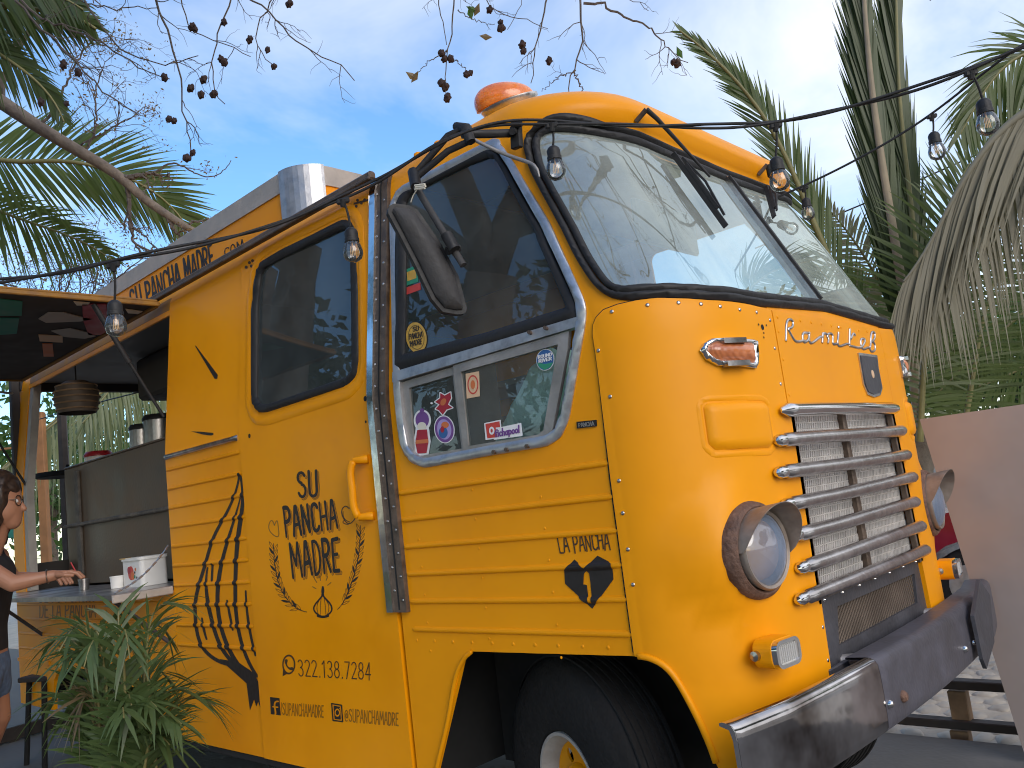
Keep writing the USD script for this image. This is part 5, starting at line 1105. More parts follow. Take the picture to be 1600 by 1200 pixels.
# ---- bare tree behind the viewer: forked trunk mirrored in the cab window, its twigs hang into the top of the picture
def refl(u, v, dist, n=(0, -.995, .1)):
    o, d = ray(u, v); p = bp(u, v, 'y', .04); d = unit(d); n = unit(n); d2 = d-2*np.dot(d, n)*n; return p+d2*dist
tb = thing('bare_tree', 'bare brown-podded tree reflected in the cab window, twigs hanging over the top edge', 'tree', (*refl(765, 520, 3.6)[:2], GZ), 'leafless trees')
f0 = refl(765, 480, 3.6); base = np.array([f0[0]-.1, f0[1]-.2, GZ])
fk = refl(768, 425, 3.6)
obj('trunk', tube(spline([base, (base+f0)/2+[.05, 0, 0], f0, fk], 16), np.linspace(.24, .19, 16), 12), 'bark', tb, smooth=True)
la = spline([fk, refl(740, 350, 3.5), refl(700, 268, 3.4), refl(680, 200, 3.0), at(250, -420, 2.2), at(300, -240, 3.2)], 30)
obj('limb', tube(la, np.linspace(.125, .03, 30), 10), 'bark', tb, smooth=True)
lb = spline([fk, refl(790, 350, 3.6), refl(812, 290, 3.7), refl(835, 200, 3.6), at(900, -520, 2.2), at(850, -220, 3.2)], 30)
obj('limb', tube(lb, np.linspace(.11, .03, 30), 10), 'bark', tb, smooth=True)
lc = spline([fk, refl(700, 372, 3.6), refl(650, 330, 3.7), refl(590, 300, 3.9)], 16)
obj('limb', tube(lc, np.linspace(.09, .035, 16), 8), 'bark', tb, smooth=True)
obj('limb', tube(spline([at(300, -240, 3.2), at(560, -190, 3.3), at(850, -220, 3.2), at(1100, -160, 3.3)], 20), np.linspace(.030, .016, 20), 7), 'bark', tb, smooth=True)
obj('limb', tube(spline([at(300, -240, 3.2), at(120, -160, 3.3), at(-60, -60, 3.4)], 16), np.linspace(.028, .014, 16), 7), 'bark', tb, smooth=True)
rt = np.random.default_rng(12)
def wrefl(u, v, dist):
    s, q = SZ([(u, v)])[0]; p = surf(s, q); n = snorm(np.array(s), np.array(q)); d = unit(p-CAM); return p+(d-2*np.dot(d, n)*n)*dist
ld = spline([fk+(lb[3]-fk)*.6, [3.6, -4.6, 4.3], wrefl(905, 330, 3.4), wrefl(935, 250, 3.2), wrefl(985, 330, 3.2)], 30)
obj('limb', tube(ld, np.linspace(.08, .018, 30), 8), 'bark', tb, smooth=True)
WR = [[(880, 250), (930, 330), (960, 420)], [(900, 230), (960, 300), (1000, 380), (1010, 430)], [(950, 240), (920, 300), (900, 340)], [(1000, 230), (1030, 300), (1060, 400)], [(930, 220), (985, 260), (1060, 330)], [(890, 280), (940, 390), (985, 430)], [(960, 220), (1000, 270), (1100, 340)]]
def twig(parent, px, d, r0, r1, nsub=5, sub=60, depth=1):
    P = spline(AT(px, d), 26); P = P+rt.normal(0, .004, P.shape); parts = [tube(P, np.linspace(r0, r1, 26), 5)]
    def grow(p, dr, l, r, lev):
        n = 7; q = [p]; dd = dr.copy()
        for _ in range(n): dd = unit(dd+rt.normal(0, .22, 3)+np.array([0, 0, -.03])); q.append(q[-1]+dd*l/n)
        parts.append(tube(q, np.linspace(r, r*.4, n+1), 4))
        if lev > 0:
            for k in (2, 4, 6):
                if rt.random() < .75: grow(q[k], unit(dd+rt.normal(0, .7, 3)), l*.5, r*.6, lev-1)
        tips.append(q[-1])
    tips = []
    for _ in range(nsub):
        k = rt.integers(6, 25); t = unit(P[k]-P[k-3]); sc = sub/FPX*d
        grow(P[k], unit(t+CR*rt.normal(0, .8)+CU*rt.normal(0, .5)+CF*rt.normal(0, .3)), sc*rt.uniform(.5, 1.2), r1*1.1, depth)
    obj('branch', cat(*parts), 'twig_bark', parent)
    return tips, P
D = 3.2; TP = []
tw = [([(240, -160), (244, 0), (262, 52), (276, 101), (285, 161), (296, 217), (297, 236)], .0075, .0026, 6, 70), ([(420, -190), (362, 0), (346, 40), (333, 90), (331, 120), (352, 165)], .006, .0022, 6, 60), ([(390, -190), (392, 0), (428, 24), (460, 62), (500, 86), (555, 125)], .006, .0022, 7, 60),
      ([(-20, -60), (60, 38), (110, 90), (160, 140), (218, 178)], .008, .0026, 8, 90), ([(20, -80), (90, 40), (160, 68), (215, 105), (262, 122)], .007, .0024, 7, 80), ([(80, -120), (140, 15), (185, 72), (235, 98), (310, 85)], .006, .0022, 7, 70), ([(100, -120), (150, 8), (200, 12), (245, 14)], .005, .002, 4, 60), ([(470, -190), (425, 0), (400, 50), (430, 104)], .005, .002, 5, 50), ([(300, -240), (285, 0), (300, 45), (340, 65), (390, 90)], .005, .002, 6, 60),
      ([(735, -200), (709, 0), (706, 40), (700, 72), (697, 109), (695, 150)], .0062, .002, 3, 40), ([(640, -190), (684, 0), (690, 30), (699, 68)], .005, .0018, 1, 30), ([(700, 80), (672, 95), (650, 118)], .0028, .0014, 0, 30), ([(704, 88), (722, 104), (732, 114)], .0025, .0013, 0, 30), ([(880, -220), (856, 0), (844, 40), (836, 78), (831, 112), (830, 130)], .008, .002, 6, 55), ([(940, -210), (908, 0), (910, 31), (908, 72), (897, 106), (888, 150)], .0095, .0024, 5, 60), ([(897, 110), (908, 138), (922, 160)], .004, .002, 1, 30), ([(896, 112), (872, 122), (848, 142)], .003, .0015, 1, 30),
      ([(912, 5), (950, 12), (975, 25), (1016, 47), (1040, 70), (1072, 96)], .0065, .002, 6, 55), ([(740, -200), (760, 0), (790, 22), (840, 38), (858, 45)], .004, .0016, 3, 40), ([(850, -220), (818, 0), (805, 25), (793, 48)], .003, .0014, 2, 30), ([(714, 15), (745, 32), (775, 38)], .0025, .0014, 1, 30), ([(1000, -190), (985, 0), (1005, 8), (1013, 14)], .003, .0015, 2, 30)]
for px, r0, r1, ns, sub in tw:
    tips, P = twig(tb, px, D, r0*.85, r1*.8, ns, sub); TP += tips
_AT = AT
def AT(l, d): return [wrefl(u, v, d) for u, v in l]
for w_ in WR: twig(tb, w_, 2.9, .030, .008, 8, 190, 2)
AT = _AT
pods = [(765, 15), (782, 35), (783, 44), (816, 70), (818, 80), (690, 83), (694, 92), (704, 92), (729, 116), (735, 114), (690, 130), (696, 136), (699, 153), (858, 95), (1052, 97), (1058, 99), (300, 42), (305, 46), (350, 35), (390, 62), (345, 92), (350, 97), (318, 124), (298, 138), (314, 148), (334, 147), (264, 186), (272, 189), (301, 239), (292, 247), (257, 121), (99, 101), (418, 78), (428, 104), (452, 6), (104, 162), (64, 160), (122, 113)]
def podmesh(c, r):
    m = trimesh.creation.icosphere(2, 1.0); v = m.vertices*[1.15, .8, 1]; v = v*(1+.28*np.sin(3.1*m.vertices[:, :1]*2+rt.uniform(0, 6))*np.cos(4*m.vertices[:, 1:2]+rt.uniform(0, 6)))
    a = rt.uniform(0, 6); v = np.stack([v[:, 0]*math.cos(a)-v[:, 2]*math.sin(a), v[:, 1], v[:, 0]*math.sin(a)+v[:, 2]*math.cos(a)], 1)
    return v*r+c, m.faces
for u, v in pods: obj('seed_pod', podmesh(at(u, v, D), rt.uniform(.0105, .0155)), 'pod', tb, smooth=True)
for u, v, a in ((738, 14, .3), (735, 20, 1.4), (643, 118, .5), (648, 120, 2.2), (759, 57, 0), (1062, 82, 1), (745, 15, 2)):
    c = at(u, v, D); d = unit(CR*math.cos(a)-CU*math.sin(a)+CF*.3); e = unit(np.cross(d, CF)); l = .026
    obj('leaf', (np.array([c-d*l, c+e*l*.5+CF*.006, c+d*l, c-e*l*.5+CF*.006]), np.array([[0, 1, 2], [0, 2, 3]])), 'tree_leaf' if u < 742 and u > 700 or u > 1000 else 'brown_leaf', tb)
# ---- second bare tree at the left with a thick sloping branch
db = 4.6
t2 = thing('bare_tree', 'bare tree at the left whose thick pale branch slopes down behind the roof box', 'tree', (*at(-420, 0, db)[:2], GZ), 'leafless trees')
b0 = at(-420, 60, db); obj('trunk', tube(spline([(b0[0], b0[1], GZ), (b0[0]+.1, b0[1], 1.4), b0], 14), np.linspace(.2, .13, 14), 10), 'bark', t2, smooth=True)
br = spline(AT([(-420, 60), (-200, 40), (-60, 118), (0, 158), (60, 198), (130, 240), (190, 279), (225, 310), (265, 338), (305, 362), (340, 372)], db), 60)
obj('branch', tube(br, np.interp(np.linspace(0, 1, 60), [0, .45, .75, 1], [.085, .044, .030, .016]), 10), 'bark', t2, smooth=True)
rt = np.random.default_rng(5)
for px, r0, r1, ns, sub in [([(190, 279), (215, 274), (245, 270)], .02, .007, 2, 60), ([(245, 270), (290, 262), (320, 276), (345, 270), (362, 252)], .006, .002, 1, 40), ([(196, 290), (203, 330), (205, 360), (222, 396)], .014, .006, 3, 70), ([(205, 355), (228, 372), (240, 388)], .007, .003, 2, 50), ([(255, 330), (270, 355), (282, 370)], .014, .006, 1, 30), ([(290, 352), (312, 346), (335, 350)], .008, .004, 2, 30),
      ([(0, 158), (30, 70), (70, 20), (110, -40)], .022, .010, 5, 110), ([(60, 198), (95, 150), (115, 105), (150, 60)], .010, .003, 5, 90), ([(130, 240), (150, 190), (150, 140), (160, 110)], .008, .003, 7, 90), ([(120, 232), (175, 200), (210, 180), (230, 165)], .007, .002, 7, 80)]:
    tips, P = twig(t2, px, db, r0, r1, ns, sub, 2)
    cl = leafcloud([(q, .05) for q in tips]+[(P[-1], .05)], 4*(len(tips)+1), .010, rt); obj('dry_leaves', cl, 'brown_leaf', t2, kind='stuff')
# ---- thin bare shrub behind the hatch
db = 6.5
t3 = thing('bare_shrub', 'pale twiggy shrub above the serving hatch, left of the roof box', 'shrub', (*at(90, 500, db)[:2], GZ))
rt = np.random.default_rng(8)
g0 = at(90, 520, db); obj('stem', tube([(g0[0], g0[1], GZ), g0], [.05, .03], 6), 'twig_bark', t3)
for k in range(16):
    x1 = rt.uniform(-20, 290); y1 = rt.uniform(375, 450)
    tips, P = twig(t3, [(90, 520), ((90+x1)/2+rt.uniform(-30, 30), 470), (x1, y1)], db+rt.uniform(-.4, .4), .010, .003, 6, 110, 1)
    obj('dry_leaves', leafcloud([(q, .08) for q in tips], 7*len(tips), .014, rt), 'brown_leaf', t3, kind='stuff')
# ================================================================== things round the truck
BD = Polygon([(.183, 1.296), (1.35, 1.296), (1.35, .0), (.33, .0), (.322, .06)])
bd = thing('board', 'large plain brown board standing against the front corner of the truck', 'board', (.75, 1.93, GZ))
obj('sheet', prism(BD, (np.array([0, 1.905, 0]), np.array([1.0, 0, 0]), np.array([0, 0, 1.0]), np.array([0, -1.0, 0])), .016), 'board_brown', bd)
for x in (.55, 1.15): obj('batten', bx((x, 1.93, .62), (.05, .045, 1.30), 0, .004), 'wood', bd)
# low wooden rails between the truck and the street
rl_ = thing('wooden_rail', 'low dark wooden rails between truck and street, below the brown board', 'railing', (.2, 2.15, GZ), 'low wooden rails')
for (ua, va), (ub, vb) in (((1493, 1064), (1491, 1078)), ((1482, 1126), (1479, 1139))):
    z1, z0 = bp(ua, va, 'y', 2.15)[2], bp(ub, vb, 'y', 2.15)[2]
    obj('rail', obox((-.55, 2.18, (z0+z1)/2), (1.6, 2.18, (z0+z1)/2), .06, max(.03, z1-z0), (0, 0, 1), .004), 'dark_wood', rl_)
for u, v0, v1 in ((1496, 1078, 1126), (1500, 1140, 1172)):
    a, b = bp(u, v0, 'y', 2.20), bp(u, v1, 'y', 2.20); obj('block', bx(((a[0]), 2.20, (a[2]+b[2])/2), (.075, .05, a[2]-b[2]), 0, .004), 'wood', rl_)
obj('post', bx((1.3, 2.2, .12), (.07, .05, .32), 0, .004), 'wood', rl_)
rl2 = thing('wooden_rail', 'low dark wooden kerb rail seen below the rear of the truck', 'railing', (-6.4, .9, GZ), 'low wooden rails')
a, b = bp(20, 1145, 'z', .02), bp(90, 1125, 'z', .02)
obj('rail', obox(a-(b-a)*1.5, b+(b-a)*3.0, .07, .09, (0, 0, 1), .005), 'dark_wood', rl2)
for k in (0, 1.2, 2.4): obj('block', bx(a+(b-a)*k+[0, .0, -.03], (.06, .06, .07)), 'dark_wood', rl2)
# ---- parked red car
w0 = bp(1521, 915, 'z', .20)
KS = .85
car = thing('parked_car', 'dark red parked car glimpsed between the truck front and the brown board', 'car', (w0[0]+1.25, w0[1]+.8, GZ))
prof_c = [(-.75, .25), (-.78, .55), (-.70, .80), (.05, .92), (.55, 1.32), (.95, 1.42), (1.9, 1.42), (2.5, 1.05), (3.15, .98), (3.25, .60), (3.22, .26)]
side_c = Polygon(prof_c+[(2.85, .26)]+[(2.5+.36*math.cos(t), .30+.36*math.sin(t)) for t in np.linspace(0, np.pi, 12)]+[(.36*math.cos(t), .30+.36*math.sin(t)) for t in np.linspace(0, np.pi, 12)]+[(-.5, .25)]).buffer(.03).buffer(-.03)
side_c = affinity.scale(side_c, KS, KS, origin=(0, .30)); side_c = affinity.translate(side_c, 0, -.10)
cfr = (np.array([w0[0], w0[1]-.06, 0]), np.array([1.0, 0, 0]), np.array([0, 0, 1.0]), np.array([0, -1.0, 0]))
cfr2 = (np.array([w0[0], w0[1]+1.6, 0]), np.array([1.0, 0, 0]), np.array([0, 0, 1.0]), np.array([0, -1.0, 0]))
obj('body', prism(side_c, cfr2, 1.62), 'red_car_paint', car)
for q in ([(.25, .94), (.62, 1.30), (1.15, 1.34), (1.15, .96)], [(1.22, .96), (1.22, 1.35), (1.85, 1.34), (2.3, 1.02)]):
    obj('window', prism(affinity.translate(affinity.scale(Polygon(q).buffer(.02), KS, KS, origin=(0, .30)), 0, -.10), (cfr[0]+[0, .042, 0], *cfr[1:]), .006), 'rubber', car)
for x in (0, 2.5*KS):
    for y in (w0[1]+.06, w0[1]+1.50):
        wq = obj('wheel', place(lathe([(.0, -.08), (.18, -.09), (.235, -.07), (.255, -.035), (.255, .035), (.235, .07), (.18, .09), (.0, .08)], 36), frame((w0[0]+x, y, .20), (0, -1, 0), (1, 0, 0))), 'tyre_rubber', car, smooth=40)
        obj('hubcap', place(lathe([(.155, .085), (.12, .10), (.04, .095), (.0, .105)], 24), frame((w0[0]+x, y, .20), (0, -1, 0), (1, 0, 0))), 'dull_aluminium', wq, smooth=40)
obj('headlight', bx((w0[0]-.64, w0[1]+.14, .50), (.06, .22, .11), 0, .02), 'clear_lens', car)
# ---- stall behind
q0 = at(14, 760, 8.6)
sl = thing('market_stall', 'wooden stall with teal panel far behind the woman', 'stall', (q0[0], q0[1], GZ))
for dx in (-.5, .35): obj('post', bx((q0[0]+dx*CR[0], q0[1]+dx*CR[1], 1.3), (.08, .08, 2.7), .8, .006), 'orange_wood', sl)
def pl_(name, u0, v0, u1, v1, d, m, th=.02):
    a, b = at(u0, v1, d), at(u1, v0, d); c = (a+b)/2; wv = np.dot(b-a, CR); hv = abs(b[2]-a[2])
    h = unit([CR[0], CR[1], 0]); obj(name, place(bx((0, 0, 0), (abs(wv), th, hv), 0, .003), (c, h, np.cross([0, 0, 1], h), np.array([0, 0, 1.0]))), m, sl)
pl_('teal_panel', -60, 790, 30, 850, 8.5, 'teal_paint'); pl_('shelf_board', -60, 700, 32, 708, 8.5, 'orange_wood'); pl_('counter_board', -60, 850, 34, 862, 8.5, 'orange_wood'); pl_('shelf_board', -60, 760, 30, 768, 8.5, 'orange_wood')
# ---- black stool behind the plant
s0 = bp(100, 1182, 'z', GZ+.02)
so = thing('stool', 'dark four-legged stool half hidden behind the potted palm', 'stool', (s0[0], s0[1], GZ))
obj('seat', bx((s0[0], s0[1], .47), (.32, .32, .03), .4, .006), 'dark_wood', so)
for dx in (-.13, .13):
    for dy in (-.13, .13): obj('leg', tube([(s0[0]+dx, s0[1]+dy, .46), (s0[0]+dx*1.2, s0[1]+dy*1.2, GZ)], .016, 8), 'void_black', so)

# ---- festoon cables and bulbs
cab = thing('light_cable', 'black double festoon cable strung in front of the truck from edge to edge', 'cable', at(800, 195, 2.2), 'festoon cables')
PC1 = [(-120, 462, 2.15), (0, 438, 2.2), (90, 426, 2.2), (178, 406, 2.2), (300, 383, 2.25), (440, 346, 2.3), (530, 309, 2.33), (600, 276, 2.33), (700, 216, 2.3), (780, 192, 2.3), (850, 190, 2.3), (960, 194, 2.3), (1090, 196, 2.3), (1212, 190, 2.3), (1330, 165, 2.25), (1420, 140, 2.2), (1512, 108, 2.15), (1620, 62, 2.1), (1720, 10, 2.05)]
ctr_l = spline([at(*p) for p in PC1], 160)
wv = np.linspace(0, 1, 160)
obj('wire', tube(ctr_l+np.outer(np.sin(wv*38)*.004, CU), .0042, 6), 'rubber', cab, smooth=True)
obj('wire', tube(ctr_l-np.outer(np.sin(wv*38)*.004, CU)+np.outer(np.cos(wv*38)*.004, CF)-CU*.0035, .0042, 6), 'rubber', cab, smooth=True)
cab2 = thing('light_cable', 'thin festoon cable rising behind the cab roof to the right', 'cable', at(1400, 210, 3.0), 'festoon cables')
obj('wire', tube(spline([at(1180, 322, 3.2), at(1256, 290, 3.15), at(1350, 243, 3.05), at(1455, 178, 2.95), at(1540, 112, 2.8), at(1650, 40, 2.6)], 60), .0042, 6), 'rubber', cab2, smooth=True)
cab3 = thing('light_cable', 'farthest festoon cable crossing low behind the tall palm frond', 'cable', at(1400, 300, 6.0), 'festoon cables')
obj('wire', tube(spline([at(1180, 388, 6.2), at(1290, 343, 6.2), at(1400, 297, 6.1), at(1480, 262, 6.0), at(1620, 200, 5.8)], 50), .006, 6), 'rubber', cab3, smooth=True)
def bulb(u, v, d, cablepx, label, sc=1.0):
    c = at(u, v, d); t = thing('hanging_bulb', label, 'light bulb', c, 'bulbs hanging from the festoon cables')
    s = .045*sc; top = at(*cablepx, d)
    obj('bulb_glass', (lambda m: (m[0]+c, m[1]))(lathe([(.0, -.86*s), (.24*s, -.84*s), (.50*s, -.66*s), (.60*s, -.40*s), (.60*s, -.16*s), (.50*s, .18*s), (.36*s, .44*s), (.33*s, .55*s)], 28)), 'bulb_glass', t, smooth=True)
    so_ = obj('socket', (lambda m: (m[0]+c, m[1]))(lathe([(.0, 1.30*s), (.20*s, 1.28*s), (.34*s, 1.16*s), (.41*s, 1.0*s), (.41*s, .62*s), (.45*s, .60*s), (.45*s, .40*s), (.37*s, .38*s)], 24)), 'rubber', t, smooth=40)
    obj('lead', tube(spline([c+[0, 0, 1.25*s], (c+[0, 0, 1.25*s]+top)/2+CR*.003, top], 10), .0032, 6), 'rubber', so_, smooth=True)
    obj('clip', cat(place(bx((0, 0, -.004), (.036, .014, .016), 0, .004), (top, CR*.97+CU*.2, CF, CU)), place(lathe([(.011, .0), (.007, -.02), (.0, -.022)], 12), (top, CR, CF, CU))), 'rubber', so_)
    fl_ = [tube([c+[0, 0, .5*s], c+[0, 0, .1*s]], .0022, 6)]+[tube([c+CR*x*s+[0, 0, .15*s], c+CR*x*1.2*s+[0, 0, -.45*s]], .0009, 5) for x in (-.12, -.04, .05, .13)]
    obj('filament', cat(*fl_), 'filament', t)
bulb(181, 503, 2.2, (177, 412), 'leftmost bulb, in front of the open hatch edge')
bulb(551, 388, 2.3, (536, 312), 'bulb hanging before the door window')
bulb(868, 260, 2.3, (862, 194), 'bulb hanging before the left end of the windshield')
bulb(1217, 277, 2.3, (1212, 194), 'bulb beside the cab roof edge, before the palm frond')
bulb(1463, 232, 2.95, (1456, 180), 'small bulb on the thin cable right of the tall frond', 1.05)
bulb(1542, 188, 2.15, (1517, 112), 'rightmost bulb, before the withered frond')
bulb(1262, 330, 3.2, (1256, 292), 'bulb half hidden behind the right end of the cab roof', .9)

# ---- potted areca palm
po = np.array([-1.93, -.50, GZ])
ap = thing('potted_palm', 'bushy potted areca palm with arching leaves before the ribbed panel', 'potted plant', po)
obj('pot', place(lathe([(.0, 0), (.13, 0), (.17, .28), (.18, .30), (.165, .30), (.155, .26), (.0, .26)], 28), (po, np.array([1.0, 0, 0]), np.array([0, 1.0, 0]), np.array([0, 0, 1.0]))), 'white_plastic', ap, smooth=40)
rp = np.random.default_rng(31)
for k in range(26):
    a = k*2.4+rp.uniform(-.3, .3); ln = rp.uniform(.55, 1.0); sp_ = rp.uniform(.08, .30)*(1.25 if k % 3 == 0 else 1)
    h = rp.uniform(.42, .80) if k % 3 else rp.uniform(.30, .5)
    d = np.array([math.cos(a), math.sin(a)*.7, 0]); b = po+d*.06+[0, 0, .26]
    pts = [b, b+d*sp_*.25+[0, 0, h*.55], b+d*sp_*.62+[0, 0, h*.92], b+d*sp_*1.02+[0, 0, h*.86+rp.uniform(-.05, .03)]]
    rr_ = obj('frond', tube(spline(pts, 16), np.linspace(.008, .0025, 16), 6), 'rachis', ap, smooth=True)
    obj('leaflets', leaflets(pts, rp.uniform(.22, .30), 15, .020, ang=(55, 22), droop=.35, side=np.cross(d, [0, 0, 1.0])+[0, 0, .01], t0=.36, taper=.35, rg=rp, jit=.12), 'brown_leaf' if k in (15,) else 'pot_leaf', rr_, kind='stuff')

# ---- things on the counter and on the griddle
CZ = .9775
def on_counter(u, v): return bp(u, v, 'z', CZ)
def cup(name, label, cat_, u, v, r, h, m, taper=.85, group=None, lid=None):
    c = on_counter(u, v); t = thing(name, label, cat_, c, group or 'cups on the counter')
    obj('body', (lambda q: (q[0]+c, q[1]))(lathe([(.0, .001), (r*taper, .001), (r, h), (r*.94, h), (r*taper*.9, .006), (.0, .006)], 28)), m, t, smooth=40)
    obj('rim', (lambda q: (q[0]+c, q[1]))(lathe([(r*.96, h-.004), (r*1.05, h-.003), (r*1.05, h+.003), (r*.96, h+.003)], 28)), lid or m, t, smooth=40)
    return t, c
tc = on_counter(228, 914); tub = thing('food_tub', 'white plastic tub with flower label and yellow lid edge on the counter', 'tub', tc)
tp = rrect(.235, .15, .03); 
obj('body', prism(tp.buffer(-.006), (tc, np.array([1.0, 0, 0]), np.array([0, 1.0, 0]), np.array([0, 0, 1.0])), .135), 'white_plastic', tub, smooth=40)
obj('lid', prism(tp, (tc+[0, 0, .128], np.array([1.0, 0, 0]), np.array([0, 1.0, 0]), np.array([0, 0, 1.0])), .014), 'white_plastic', tub, smooth=40)
obj('lid_tab', bx(tc+[-.08, -.06, .140], (.07, .032, .006), 0, .002), 'sticker_yellow', tub, label='yellow lid edge')
for k, (dx, dz, r, m) in enumerate(((.0, .068, .034, 'red_ink'), (.02, .055, .020, 'sticker_orange'), (-.02, .082, .018, 'crimson'), (.045, .05, .008, 'sticker_green'), (.058, .085, .008, 'sticker_orange'), (.07, .045, .006, 'black_paint'), (.05, .07, .006, 'black_paint'))):
    obj('print', prism(Point(dx, dz).buffer(r, 5), (tc+[0, -.0695-.0004*k, 0], np.array([1.0, 0, 0]), np.array([0, 0, 1.0]), np.array([0, -1.0, 0])), .0006), m, tub)
cup('cup', 'white paper cup standing left of the tub on the counter', 'cup', 184, 919, .034, .058, 'paper', .9)
cup('cup', 'small steel cup by the woman\'s hand on the counter', 'cup', 132, 922, .028, .056, 'steel', .8)
cup('cup', 'clear grey tumbler beside the napkins on the counter', 'cup', 62, 912, .035, .09, 'clear_lens', .8)
cup('cup', 'tall cream cup at the back left of the counter', 'cup', 58, 905, .03, .12, 'cream', .7)
c = on_counter(100, 905); nb = thing('napkin_holder', 'dark napkin holder with white napkins behind the woman\'s hand', 'napkin holder', c)
obj('box', bx(c+[0, .02, .045], (.12, .07, .08), .2, .006), 'dark_wood', nb); obj('napkin', bx(c+[-.03, .03, .105], (.075, .02, .085), .3, .002), 'paper', nb); obj('napkin', bx(c+[.06, .02, .10], (.05, .02, .04), .1, .002), 'paper', nb)
c = on_counter(35, 915); cc = thing('takeaway_box', 'white takeaway box at the left end of the counter', 'box', c)
obj('base', bx(c+[0, .02, .03], (.14, .11, .06), .1, .012), 'white_plastic', cc); obj('lid', bx(c+[0, .02, .068], (.145, .115, .012), .1, .004), 'white_plastic', cc)
def pot(name, label, u, v, r, h, m, lidm=None, y=.46):
    c = bp(u, v, 'y', y); c[2] = 1.727; t = thing(name, label, 'tub' if name == 'tub' else 'pan' if name == 'frying_pan' else 'pot', c, 'steel pots on the griddle' if name == 'stock_pot' else None)
    obj('body', (lambda q: (q[0]+c, q[1]))(lathe([(.0, .0), (r*.95, .0), (r, .01), (r, h), (r*.96, h), (r*.9, .01), (.0, .01)], 32)), m, t, smooth=40)
    if lidm: obj('lid', (lambda q: (q[0]+c, q[1]))(lathe([(r*1.04, h-.012), (r*1.05, h+.004), (r*.9, h+.022), (.0, h+.028)], 32)), lidm, t, smooth=40)
    return t, c
pot('tub', 'red-lidded tub standing on the griddle inside the truck', 153, 700, .085, .075, 'white_plastic', 'red_plastic')
pot('stock_pot', 'tall steel pot with black lid on the griddle, left of the pair', 222, 690, .07, .155, 'steel', 'rubber')
pot('stock_pot', 'wide steel pot at the right end of the griddle', 250, 690, .09, .19, 'steel', 'rubber', .5)
t_, c_ = pot('frying_pan', 'black pan lying on the griddle inside the truck', 95, 722, .17, .035, 'void_black')
obj('handle', obox(c_+[.16, -.02, .03], c_+[.36, -.08, .05], .02, .012), 'void_black', t_)
lh = at(120, 622, 5.0); lam = thing('basket_lamp', 'woven basket lampshade hanging inside the open hatch', 'lamp', lh)
obj('shade', (lambda q: (q[0]+lh, q[1]))(lathe([(.06, .10), (.11, .07), (.125, .0), (.105, -.09), (.10, -.09), (.12, .0), (.105, .065), (.058, .095)], 26)), 'wire_brown', lam, smooth=30)
obj('weave', cat(*[tube([lh+[r*math.cos(t), r*math.sin(t), z] for t in np.linspace(0, 2*np.pi, 25)], .005, 5) for r, z in ((.112, .07), (.124, .035), (.128, .0), (.122, -.035), (.112, -.07))]), 'wood', lam, kind='stuff')
obj('cord', tube([lh+[0, 0, .09], [lh[0], lh[1], 2.32]], .004, 5), 'rubber', lam)
obj('inside_cable', tube(spline([bp(62, 655, 'y', .8), bp(150, 630, 'y', .8), bp(255, 604, 'y', .8)], 16), .005, 5), 'rubber', TR)
mj = bp(822, 640, 'y', .17)
jk = thing('jacket', 'mint green jacket bundled behind the lower cab window', 'jacket', mj)
jm = skin([[(mj+[-.12, .05, -.14], .07), (mj+[.05, .0, -.03], .085)], [(mj+[.05, 0, -.03], .085), (mj+[.12, .03, .09], .075)], [(mj+[.12, .03, .09], .075), (mj+[.20, .08, .0], .06)], [(mj+[-.02, .05, -.12], .08), (mj+[.18, .05, -.12], .08)], [(mj+[-.16, .02, -.16], .05), (mj+[-.02, -.03, -.16], .05)]], .015, 6)
vv = np.asarray(jm.vertices); vv = vv+np.asarray(jm.vertex_normals)*(.010*np.sin(vv[:, :1]*60+vv[:, 2:3]*38+5*np.sin(vv[:, 1:2]*30)))
obj('cloth', (vv, np.asarray(jm.faces)), 'mint_cloth', jk, smooth=True)
obj('cloth_perch', bx(mj+[0, .05, -.30], (.36, .3, .24), 0, .02), 'interior_dark', TR)

# ================================================================== woman at the counter
usdkit.material(stage, '/World/Looks/hair', {'g': ('geometry', {}), 'w': ('noise_texture', {'scale': 60., 'detail': 3.}), 'r': ('rgb_ramp', {'ramp': [(.3, (.010, .006, .005)), (.75, (.05, .028, .018))]}), 'p': ('principled_bsdf', {'roughness': .45})}, [('g.position', 'w.vector'), ('w.fac', 'r.fac'), ('r.color', 'p.base_color')], surface='p.BSDF')
simple('denim', (.10, .16, .26), .85, col2=(.045, .075, .14), scale=40, bump=.2, bscale=300)
simple('lens_dark', (.03, .025, .02), .1)
hd = at(0, 787, 3.95)
wm = thing('person', 'woman in black tank top, glasses and denim shorts leaning on the serving counter', 'person', (hd[0], hd[1], GZ))
fw = unit(np.array([CR[0]*.9-.10, CR[1]*.9+.25, 0])); lt = np.cross([0, 0, 1.0], fw); UP = np.array([0, 0, 1.0])
sc_h = .95
def J(f, l, z): return np.array([hd[0], hd[1], 0])+fw*f+lt*l+UP*z
Hz = hd[2]
neck = J(-.035, 0, Hz-.17); chest = J(-.07, 0, Hz-.34); waist = J(-.10, 0, Hz-.55); hip = J(-.12, 0, Hz-.74)
shn, shf = J(-.07, -.165, Hz-.245), J(-.07, .165, Hz-.245)
eln, elf = J(.05, -.20, Hz-.475), J(.06, .22, Hz-.475)
wrn = at(84, 899, 3.78); wrf = at(74, 902, 4.05); 
wrn[2] = max(wrn[2], CZ+.035); wrf[2] = max(wrf[2], CZ+.03)
eln = at(20, 912, 3.72); elf = at(20, 905, 4.1)
hf, hl_ = unit(wrn-eln), None
